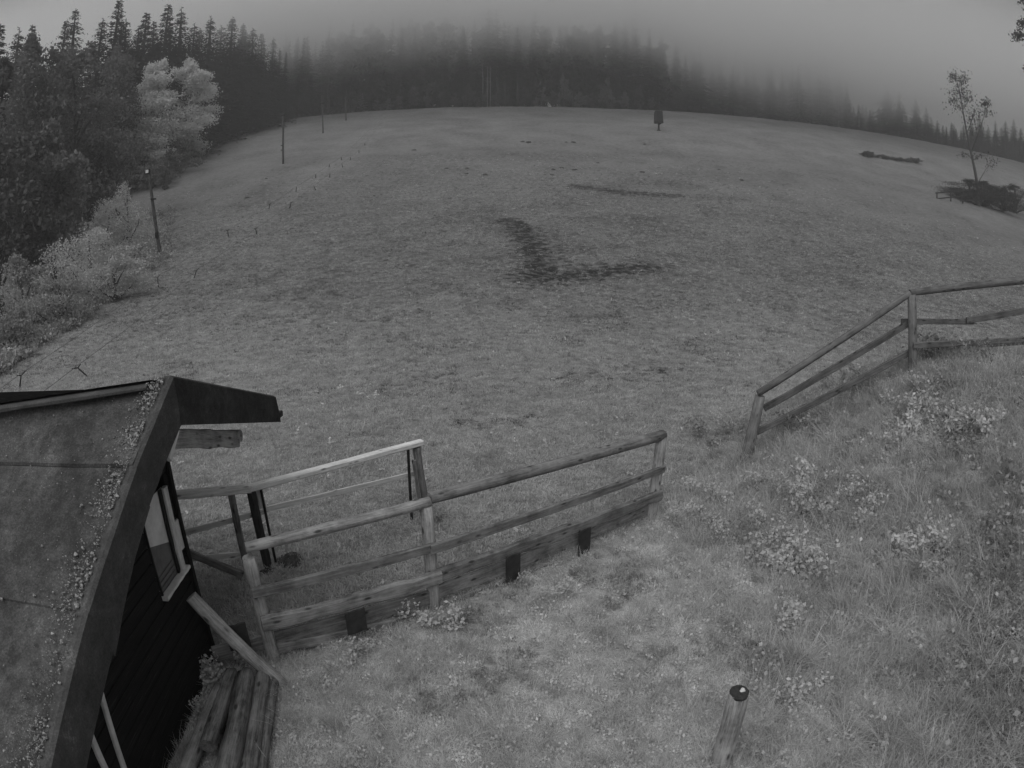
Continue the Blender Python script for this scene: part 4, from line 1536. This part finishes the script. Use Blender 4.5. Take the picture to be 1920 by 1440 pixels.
# branch reaching in at the top right: a leafy tree standing to the right of the frame
tx, ty = 30.0, 17.0
rt = thing('roadside_tree', (tx, ty, G(tx, ty)), 'leafy twigs of a nearby tree reaching into the top right corner', 'tree')
top = at_y(2060, -120, ty)
parts = [tube([(tx, ty, G(tx, ty) - .4), (tx + .1, ty, 4), (tx + .3, ty, 8), (tx + .4, ty, 12)], [.2, .16, .1, .04], 8)]
P = []
for (px, py, n, sp) in ((1908, 68, 170, 10), (1918, 45, 120, 9), (1916, 4, 60, 8), (1935, 60, 200, 18), (1950, 20, 250, 22), (1922, 130, 14, 4), (1960, 130, 120, 20), (1990, 80, 250, 30)):
    c = at_y(px, py, ty)
    for _ in range(n):
        q = at_y(px + random.gauss(0, sp * .6), py + random.gauss(0, sp * .6), ty + random.gauss(0, .3))
        P.append(q)
    parts.append(tube([(tx + .3, ty, min(c[2] - 1.0, 11)), tuple((c + np.array([tx + .3, ty, c[2] - .8])) / 2), tuple(c)], [.05, .03, .01], 5))
link('trunk', mesh('trunk', *join(parts), M['bark'], True), rt)
link('crown', quads('crown', leaf_quads(np.array(P), 0.06, .55), M['leaf_dark']), rt)

# molehills dotted over the meadow
mp_ = [(980, 266), (990, 267), (1062, 267), (1075, 267), (838, 316), (875, 316), (875, 326), (910, 328), (1037, 318), (1053, 315), (1077, 319), (1121, 306), (1035, 328), (1205, 323), (1209, 271), (777, 282), (1348, 318), (1390, 338), (443, 660), (362, 577), (785, 580), (304, 540), (113, 660), (500, 335), (463, 371), (1455, 404)]
MW = []
for (px, py) in mp_:
    # told apart by the nearest landmark of the slope
    marks = [((965, 465), 'the soil patch'), ((1235, 245), 'the covered stand'), ((1240, 366), 'the long soil streak'), ((531, 300), 'the lone lift pole'), ((145, 690), 'the nearest tow handle'), ((302, 480), 'the lamp pole')]
    d_ = sorted((math.hypot(px - a, (py - b) * 2.5), b, a, t) for (a, b), t in marks)[0]
    side = ('left' if px < d_[2] else 'right') if abs(px - d_[2]) > abs(py - d_[1]) else ('above' if py < d_[1] else 'below')
    MW.append(('%s of %s' % (side, d_[3])) if side in ('left', 'right') else '%s %s' % (side, d_[3]))
for k in range(len(MW)):
    same = sorted((mp_[q][0], q) for q in range(len(MW)) if MW[q].split(',')[0] == MW[k].split(',')[0])
    if len(same) > 1:
        MW[k] = MW[k].split(',')[0] + ', %s from left' % nth([q for _, q in same].index(k))
for k, (px, py) in enumerate(mp_):
    g = on_ground(px, py)
    k_ = np.linalg.norm(g - C0) / FPX
    rx = random.uniform(3.0, 5.0) * k_ if py > 400 else random.uniform(3.2, 6.0) * k_
    if k == 0:
        me0 = [blob('molehill', (0, 0, 0), 1, .9, .42, M['soil'], 40 + i, 12, 5, .5) for i in range(3)]
    o = link('molehill', me0[k % 3], None, Matrix.Translation(Vector(g)) @ Matrix.Rotation(random.random() * 6, 4, 'Z') @ Matrix.Diagonal((rx, rx, rx, 1)))
    tag(o, (('small dark molehill on the upper meadow, %s' % MW[k]) if py < 420 else ('small dark clod of soil on the lower meadow, %s' % MW[k])), 'molehill', 'molehills on the upper meadow' if py < 420 else 'clods on the lower meadow')

# ------------------------------------------------------------------ grass: tufts placed on points
def tuft(name, nblade, hgt, spread, width, bendf, m, seed, seg=3):
    r_ = np.random.default_rng(seed)
    Q = []
    for b in range(nblade):
        a = r_.uniform(0, 6.283)
        rr = spread * math.sqrt(r_.random())
        p = np.array([rr * math.cos(a), rr * math.sin(a), -0.01])
        az = a + r_.normal(0, 0.8)
        h_ = hgt * r_.uniform(0.45, 1.15)
        ln = bendf * r_.uniform(0.3, 1.4)
        d = np.array([math.cos(az), math.sin(az), 0])
        sd = np.array([-d[1], d[0], 0])
        wd = width * r_.uniform(.7, 1.3)
        prev = None
        for s in range(seg + 1):
            t = s / seg
            c = p + d * ln * h_ * t ** 1.8 + np.array([0, 0, h_ * (t - 0.35 * ln * t ** 2.2)])
            ww = wd * (1 - 0.92 * t ** 1.5) * .5
            cur = (c - sd * ww, c + sd * ww)
            if prev is not None:
                Q.append([prev[0], prev[1], cur[1], cur[0]])
            prev = cur
    return quads(name, np.array(Q), m)


def herb(name, n, r, hgt, size, m, seed):
    r_ = np.random.default_rng(seed)
    P = np.stack([r_.normal(0, r * .5, n), r_.normal(0, r * .5, n), np.abs(r_.normal(hgt * .6, hgt * .3, n))], 1)
    return quads(name, leaf_quads(P, size, .75, .6), m)


def scatter(name, variants, P, rot, scl, idx, label, cat):
    me = bpy.data.meshes.new(name)
    me.vertices.add(len(P))
    me.vertices.foreach_set('co', np.asarray(P, np.float32).reshape(-1))
    for nm, tp, arr, key in (('rot', 'FLOAT_VECTOR', rot, 'vector'), ('scl', 'FLOAT', scl, 'value'), ('idx', 'INT', idx, 'value')):
        at = me.attributes.new(nm, tp, 'POINT')
        at.data.foreach_set(key, np.asarray(arr, np.int32 if tp == 'INT' else np.float32).reshape(-1))
    o = bpy.data.objects.new(name, me)
    COL.objects.link(o)
    ng = bpy.data.node_groups.new(name + '_nodes', 'GeometryNodeTree')
    ng.interface.new_socket('Geometry', in_out='INPUT', socket_type='NodeSocketGeometry')
    ng.interface.new_socket('Geometry', in_out='OUTPUT', socket_type='NodeSocketGeometry')
    N = ng.nodes
    gi, go = N.new('NodeGroupInput'), N.new('NodeGroupOutput')
    jn = N.new('GeometryNodeJoinGeometry')
    for v in reversed(variants):
        ob = bpy.data.objects.new(name + '_tuft', v)
        oi = N.new('GeometryNodeObjectInfo')
        oi.inputs['Object'].default_value = ob
        oi.inputs['As Instance'].default_value = False
        g2 = N.new('GeometryNodeGeometryToInstance')
        ng.links.new(oi.outputs['Geometry'], g2.inputs[0])
        ng.links.new(g2.outputs[0], jn.inputs[0])
    ip = N.new('GeometryNodeInstanceOnPoints')
    ip.inputs['Pick Instance'].default_value = True

    def attr(nm, tp):
        a_ = N.new('GeometryNodeInputNamedAttribute')
        a_.data_type = tp
        a_.inputs['Name'].default_value = nm
        return [s_ for s_ in a_.outputs if s_.enabled and s_.name == 'Attribute'][0]
    ng.links.new(gi.outputs[0], ip.inputs['Points'])
    ng.links.new(jn.outputs[0], ip.inputs['Instance'])
    ng.links.new(attr('idx', 'INT'), ip.inputs['Instance Index'])
    ng.links.new(attr('rot', 'FLOAT_VECTOR'), ip.inputs['Rotation'])
    ng.links.new(attr('scl', 'FLOAT'), ip.inputs['Scale'])
    ng.links.new(ip.outputs[0], go.inputs[0])
    md = o.modifiers.new('scatter', 'NODES')
    md.node_group = ng
    tag(o, label, cat, kind='stuff')
    return o


hut_poly_n = RN / np.linalg.norm(RN)


def outside_hut(x, y):
    d = (x - WP[0]) * wout[0] + (y - WP[1]) * wout[1]
    s_ = (x - WP[0]) * walong[0] + (y - WP[1]) * walong[1]
    return (d > 0.03) | (s_ > 0.03)


def pts_polar(n, r0, r1, pw, amin=-58, amax=58):
    u = rng.random(n)
    r = r0 * (r1 / r0) ** u if pw == 0 else (r0 ** pw + (r1 ** pw - r0 ** pw) * u) ** (1 / pw)
    a = np.radians(rng.uniform(amin, amax, n))
    return r * np.sin(a), r * np.cos(a)


def scatter_zone():
    # long grass on the near side
    x, y = pts_polar(75000, 1.8, 15.5, 1.4, -62, 75)
    k = zone_long(x, y) & outside_hut(x, y)
    x, y = x[k], y[k]
    rough_ = smooth(0.6, 4.5, x + 0.25 * (fbm(x * 1.2, y * 1.2, 61, 2) - .5) * 8)
    vis = fbm(x * .9, y * .9, 71, 3)
    k = rng.random(len(x)) < 0.62 + 0.38 * rough_
    x, y, rough_, vis = x[k], y[k], rough_[k], vis[k]
    n = len(x)
    pick = rng.random(n)
    idx = np.where(pick < 0.16 + 0.30 * rough_, rng.integers(0, 3, n), np.where(pick < 0.82, rng.integers(3, 6, n), rng.integers(6, 8, n)))
    dark = (vis < 0.40) & (rng.random(n) < .40)
    idx = np.where(dark, rng.integers(8, 10, n), idx)
    scl = (0.55 + 0.75 * rough_ * rng.random(n) + 0.25 * rng.random(n))
    rot = np.stack([rng.normal(0, .22, n), rng.normal(0, .22, n), rng.uniform(0, 6.28, n)], 1)
    variants = [tuft('tuft', 22, .30, .07, .0065, .9, M['grass_long'], 1), tuft('tuft', 24, .26, .08, .006, 1.2, M['grass_long'], 2), tuft('tuft', 18, .36, .06, .006, 1.0, M['grass_long'], 3),
                tuft('tuft', 30, .12, .10, .006, .8, M['grass_near'], 4), tuft('tuft', 28, .14, .10, .006, 1.0, M['grass_near'], 5), tuft('tuft', 30, .10, .12, .006, 1.1, M['grass_near'], 6),
                herb('tuft', 22, .09, .09, .022, M['leaf_weed'], 7), herb('tuft', 26, .08, .07, .018, M['grass_near'], 8),
                herb('tuft', 24, .10, .10, .022, M['grass_dark'], 9), tuft('tuft', 22, .16, .10, .007, .9, M['grass_dark'], 10)]
    scatter('long_grass', variants, np.stack([x, y, ground(x, y)], 1), rot, scl, idx, 'rough long grass and small herbs on the near bank and in front of the fence', 'grass')
    # mown meadow: short tufts, sparser with distance
    x, y = pts_polar(230000, 4.5, 85, 0.5, -58, 60)
    s_ = soil_shade_mask(x, y)
    k = (~zone_long(x, y)) & (x > verge_x(y) - 4) & outside_hut(x, y) & (rng.random(len(x)) > np.maximum(s_ * 0.95, 0.16 * track_mask(x, y)))
    x, y = x[k], y[k]
    r = np.hypot(x, y)
    n = len(x)
    pn = fbm(x * .5, y * .5, 81, 3)
    idx = rng.integers(0, 4, n)
    idx = np.where((pn < .42) & (rng.random(n) < .45 * smooth(9, 26, r)), 4, idx)
    idx = np.where((idx < 4) & (rng.random(n) < 1.0 - smooth(10, 38, r)), rng.integers(6, 8, n), idx)  # more of the painted-bright tufts towards the camera
    idx = np.where(rng.random(n) < .006, 5, idx)
    scl = (0.55 + .6 * rng.random(n)) * (1 + r * 0.012)
    k2 = rng.random(n) < 1 - smooth(45, 84, r) * .97
    x, y, r, idx, scl = x[k2], y[k2], r[k2], idx[k2], scl[k2]
    n = len(x)
    rot = np.stack([rng.normal(0, .15, n), rng.normal(0, .15, n), rng.uniform(0, 6.28, n)], 1)
    variants = [tuft('tuft', 14, .075, .10, .012, .9, M['grass_short'], 21, 2), tuft('tuft', 14, .09, .09, .011, 1.2, M['grass_short'], 22, 2), tuft('tuft', 16, .06, .13, .012, 1.0, M['grass_short'], 23, 2),
                tuft('tuft', 12, .11, .08, .010, .8, M['grass_short'], 24, 2), tuft('tuft', 12, .06, .10, .014, 1.0, M['grass_mdark'], 25, 2), herb('tuft', 10, .07, .04, .026, M['leaf_weed'], 26),
                tuft('tuft', 16, .075, .11, .010, .9, M['grass_mid'], 27, 2), tuft('tuft', 16, .06, .12, .010, 1.2, M['grass_mid'], 28, 2)]
    scatter('meadow_grass', variants, np.stack([x, y, ground(x, y)], 1), rot, scl, idx, 'short mown grass of the meadow behind the fence', 'grass')
    # verge weeds along the left side, by the lift pole
    x, y = pts_polar(14000, 14, 75, .8, -60, -28)
    d = x - verge_x(y)
    k = (d < 1.0 + 2.0 * (fbm(x * .4, y * .4, 91, 2) - .3)) & (d > -7)
    x, y = x[k], y[k]
    n = len(x)
    idx = rng.integers(0, 3, n)
    scl = .7 + 1.2 * rng.random(n)
    rot = np.stack([rng.normal(0, .2, n), rng.normal(0, .2, n), rng.uniform(0, 6.28, n)], 1)
    variants = [tuft('tuft', 18, .45, .2, .03, .8, M['leaf_verge'], 31, 2), herb('tuft', 30, .25, .3, .05, M['leaf_bush'], 32), herb('tuft', 30, .25, .25, .05, M['leaf_verge'], 33)]
    scatter('verge_weeds', variants, np.stack([x, y, ground(x, y)], 1), rot, scl, idx, 'tall grey weeds along the left verge under the trees', 'weeds')


scatter_zone()

# broad leaved weeds standing out of the grass
WEED = []
for i in range(5):
    r_ = np.random.default_rng(900 + i)
    st, P = [], []
    for k in range(9):
        a = r_.uniform(0, 6.28)
        e = np.array([math.cos(a), math.sin(a), 0]) * r_.uniform(.05, .22) + np.array([0, 0, r_.uniform(.18, .42)])
        st.append(tube([(0, 0, -.03), tuple(e * .5 + np.array([0, 0, .04])), tuple(e)], [.004, .003, .002], 4))
        for q in range(20):
            f = r_.uniform(.35, 1.05)
            P.append(e * f + r_.normal(0, .045, 3))
    WEED.append((mesh('stem', *join(st), M['leaf_weed']), quads('leaves', leaf_quads(np.array(P), .030, .7, .55), M['leaf_weed'])))
DARKW = []
for i in range(3):
    r_ = np.random.default_rng(950 + i)
    st, P = [], []
    for k in range(12):
        a = r_.uniform(0, 6.28)
        e = np.array([math.cos(a), math.sin(a), 0]) * r_.uniform(.05, .3) + np.array([0, 0, r_.uniform(.15, .4)])
        st.append(tube([(0, 0, -.03), tuple(e * .5 + np.array([0, 0, .04])), tuple(e)], [.004, .003, .002], 4))
        for q in range(10):
            P.append(e * r_.uniform(.3, 1.05) + r_.normal(0, .04, 3))
    DARKW.append((mesh('stem', *join(st), M['grass_dark']), quads('leaves', leaf_quads(np.array(P), .03, .6, .4), M['grass_dark'])))


def weed(px, py, s_, label, group, kinds=WEED, name='weed_plant'):
    g = on_ground(px, py)
    th = thing(name, g, label, 'plant', group, random.uniform(0, 6.28))
    th.scale = (s_, s_, s_ * random.uniform(.8, 1.15))
    for nm, me in zip(('stem', 'leaves'), random.choice(kinds)):
        o = bpy.data.objects.new(nm, me)
        COL.objects.link(o)
        o.parent = th


FROM = ['(leftmost)'] + ['(%s from left)' % nth(q) for q in range(1, 12)]
GW = 'pale broad leaved weeds in the long grass'
for (px, py, n, sx, sy, s_, lab) in ((1480, 1045, 12, 60, 45, .9, 'pale broad leaved weed in the big clump on the lower bank'),
                                     (1722, 1040, 8, 42, 34, .9, 'pale broad leaved weed in the round clump on the right bank'),
                                     (1710, 790, 12, 65, 36, 1.0, 'pale broad leaved weed below the right fence post'),
                                     (1820, 800, 5, 40, 30, 1.0, 'pale leafy weed right of the clump below the upper fence post'),
                                     (1470, 900, 11, 80, 34, .8, 'pale broad leaved weed at the foot of the lower bank fence post'),
                                     (1360, 960, 11, 70, 50, .75, 'pale broad leaved weed between the two fences'),
                                     (1485, 1160, 3, 20, 12, .8, 'pale broad leaved weed in the small clump above the lone post'),
                                     (1600, 960, 5, 60, 25, .8, 'pale broad leaved weed in the middle of the bank'),
                                     (1480, 1310, 3, 25, 15, .7, 'pale broad leaved weed beside the lone post'),
                                     (760, 1148, 3, 10, 8, .65, 'pale broad leaved weed under the log fence by its middle post'),
                                     (820, 1165, 3, 22, 10, .6, 'pale broad leaved weed in front of the middle fence post'),
                                     (1000, 1095, 5, 60, 15, .5, 'small pale weed before the plates'),
                                     (400, 1265, 3, 6, 10, .6, 'pale broad leaved weed growing between the hut wall and the logs'),
                                     (380, 1330, 3, 8, 25, .5, 'small pale weed hanging over the logs by the hut wall'),
                                     (452, 1222, 2, 8, 8, .55, 'pale weed behind the leaning log'),
                                     (660, 1215, 4, 40, 18, .5, 'small pale weed at the fence foot by the left rubber plate')):
    for q, wx in enumerate(sorted(random.gauss(0, sx * .6) for _ in range(n))):
        weed(px + wx, py + 14 + random.gauss(0, sy * .6), s_ * random.uniform(.75, 1.2), '%s %s' % (lab, FROM[q]), GW)
for (px, py, n, sx, sy, s_, lab) in ((1335, 805, 6, 35, 18, .9, 'dark herb growing in the gap between the two fences'),
                                     (1580, 720, 6, 35, 16, 1.1, 'dark herb behind the lower rails of the bank fence'),
                                     (1500, 800, 5, 25, 12, 1.0, 'dark herb under the rails beside the lower bank post'),
                                     (1760, 668, 8, 50, 12, 1.1, 'dark herb under the rails right of the upper bank post'),
                                     (1890, 980, 6, 25, 60, 1.2, 'dark herb on the bank at the right picture edge'),
                                     (1860, 670, 4, 40, 10, 1.0, 'dark herb below the rails at the right picture edge'),
                                     (820, 975, 2, 12, 6, .6, 'dark herb behind the middle fence post')):
    for q, wx in enumerate(sorted(random.gauss(0, sx * .6) for _ in range(n))):
        weed(px + wx, py + 10 + random.gauss(0, sy * .6), s_ * random.uniform(.75, 1.2), '%s %s' % (lab, FROM[q]), 'dark herbs on the bank', DARKW, 'dark_herb')

# ------------------------------------------------------------------ air
def box(name, lo, hi):
    x0, y0, z0 = lo
    x1, y1, z1 = hi
    V = [(x0, y0, z0), (x1, y0, z0), (x1, y1, z0), (x0, y1, z0), (x0, y0, z1), (x1, y0, z1), (x1, y1, z1), (x0, y1, z1)]
    me = bpy.data.meshes.new(name)
    me.from_pydata(V, [], [(3, 2, 1, 0), (4, 5, 6, 7), (0, 1, 5, 4), (1, 2, 6, 5), (2, 3, 7, 6), (3, 0, 4, 7)])
    o = bpy.data.objects.new(name, me)
    COL.objects.link(o)
    return o


hz = box('haze', (-335, -335, -8), (335, 335, 84))
m, n, o = new_mat('haze_air')
pv = nd(n, 'ShaderNodeVolumePrincipled')
pv.inputs['Color'].default_value = (1, 1, 1, 1)
pv.inputs['Density'].default_value = 0.0013
pv.inputs['Anisotropy'].default_value = 0.4
n.links.new(pv.outputs[0], o.inputs['Volume'])
hz.data.materials.append(m)
tag(hz, 'thin morning haze filling the air over the whole slope', 'haze', kind='stuff')

# low cloud resting on the hilltop: thin at its underside, thicker upwards
fb = box('fog_bank', (-220, 92, 30), (290, 290, 80))
m, n, o = new_mat('fog_cloud')
geo = nd(n, 'ShaderNodeNewGeometry')
sx = nd(n, 'ShaderNodeSeparateXYZ')
n.links.new(geo.outputs['Position'], sx.inputs[0])
nz = noise(n, geo.outputs['Position'], 0.035, 2, 0.5)
hgt = math_n(n, 'ADD', sx.outputs['Z'], math_n(n, 'MULTIPLY', math_n(n, 'SUBTRACT', nz, 0.5), 12.0))
for (x0, x1, amt) in ((22, 52, 7.0), (92, 150, -9.0)):       # the cloud hangs lowest over the saddle right of the hilltop
    xr = nd(n, 'ShaderNodeMapRange', interpolation_type='SMOOTHSTEP')
    xr.inputs['From Min'].default_value = x0
    xr.inputs['From Max'].default_value = x1
    xr.inputs['To Max'].default_value = amt
    n.links.new(sx.outputs['X'], xr.inputs['Value'])
    hgt = math_n(n, 'ADD', hgt, xr.outputs[0])
mr = nd(n, 'ShaderNodeMapRange', interpolation_type='SMOOTHSTEP')
mr.inputs['From Min'].default_value = 41
mr.inputs['From Max'].default_value = 61
mr.inputs['To Min'].default_value = 0
mr.inputs['To Max'].default_value = 0.10
n.links.new(hgt, mr.inputs['Value'])
yr_ = nd(n, 'ShaderNodeMapRange', interpolation_type='SMOOTHSTEP')
yr_.inputs['From Min'].default_value = 95
yr_.inputs['From Max'].default_value = 145
n.links.new(sx.outputs['Y'], yr_.inputs['Value'])
pv = nd(n, 'ShaderNodeVolumePrincipled')
pv.inputs['Color'].default_value = (1, 1, 1, 1)
pv.inputs['Anisotropy'].default_value = 0.6
n.links.new(math_n(n, 'MULTIPLY', mr.outputs[0], yr_.outputs[0]), pv.inputs['Density'])
n.links.new(pv.outputs[0], o.inputs['Volume'])
fb.data.materials.append(m)
tag(fb, 'low fog cloud swallowing the treetops above the hilltop', 'fog', kind='stuff')
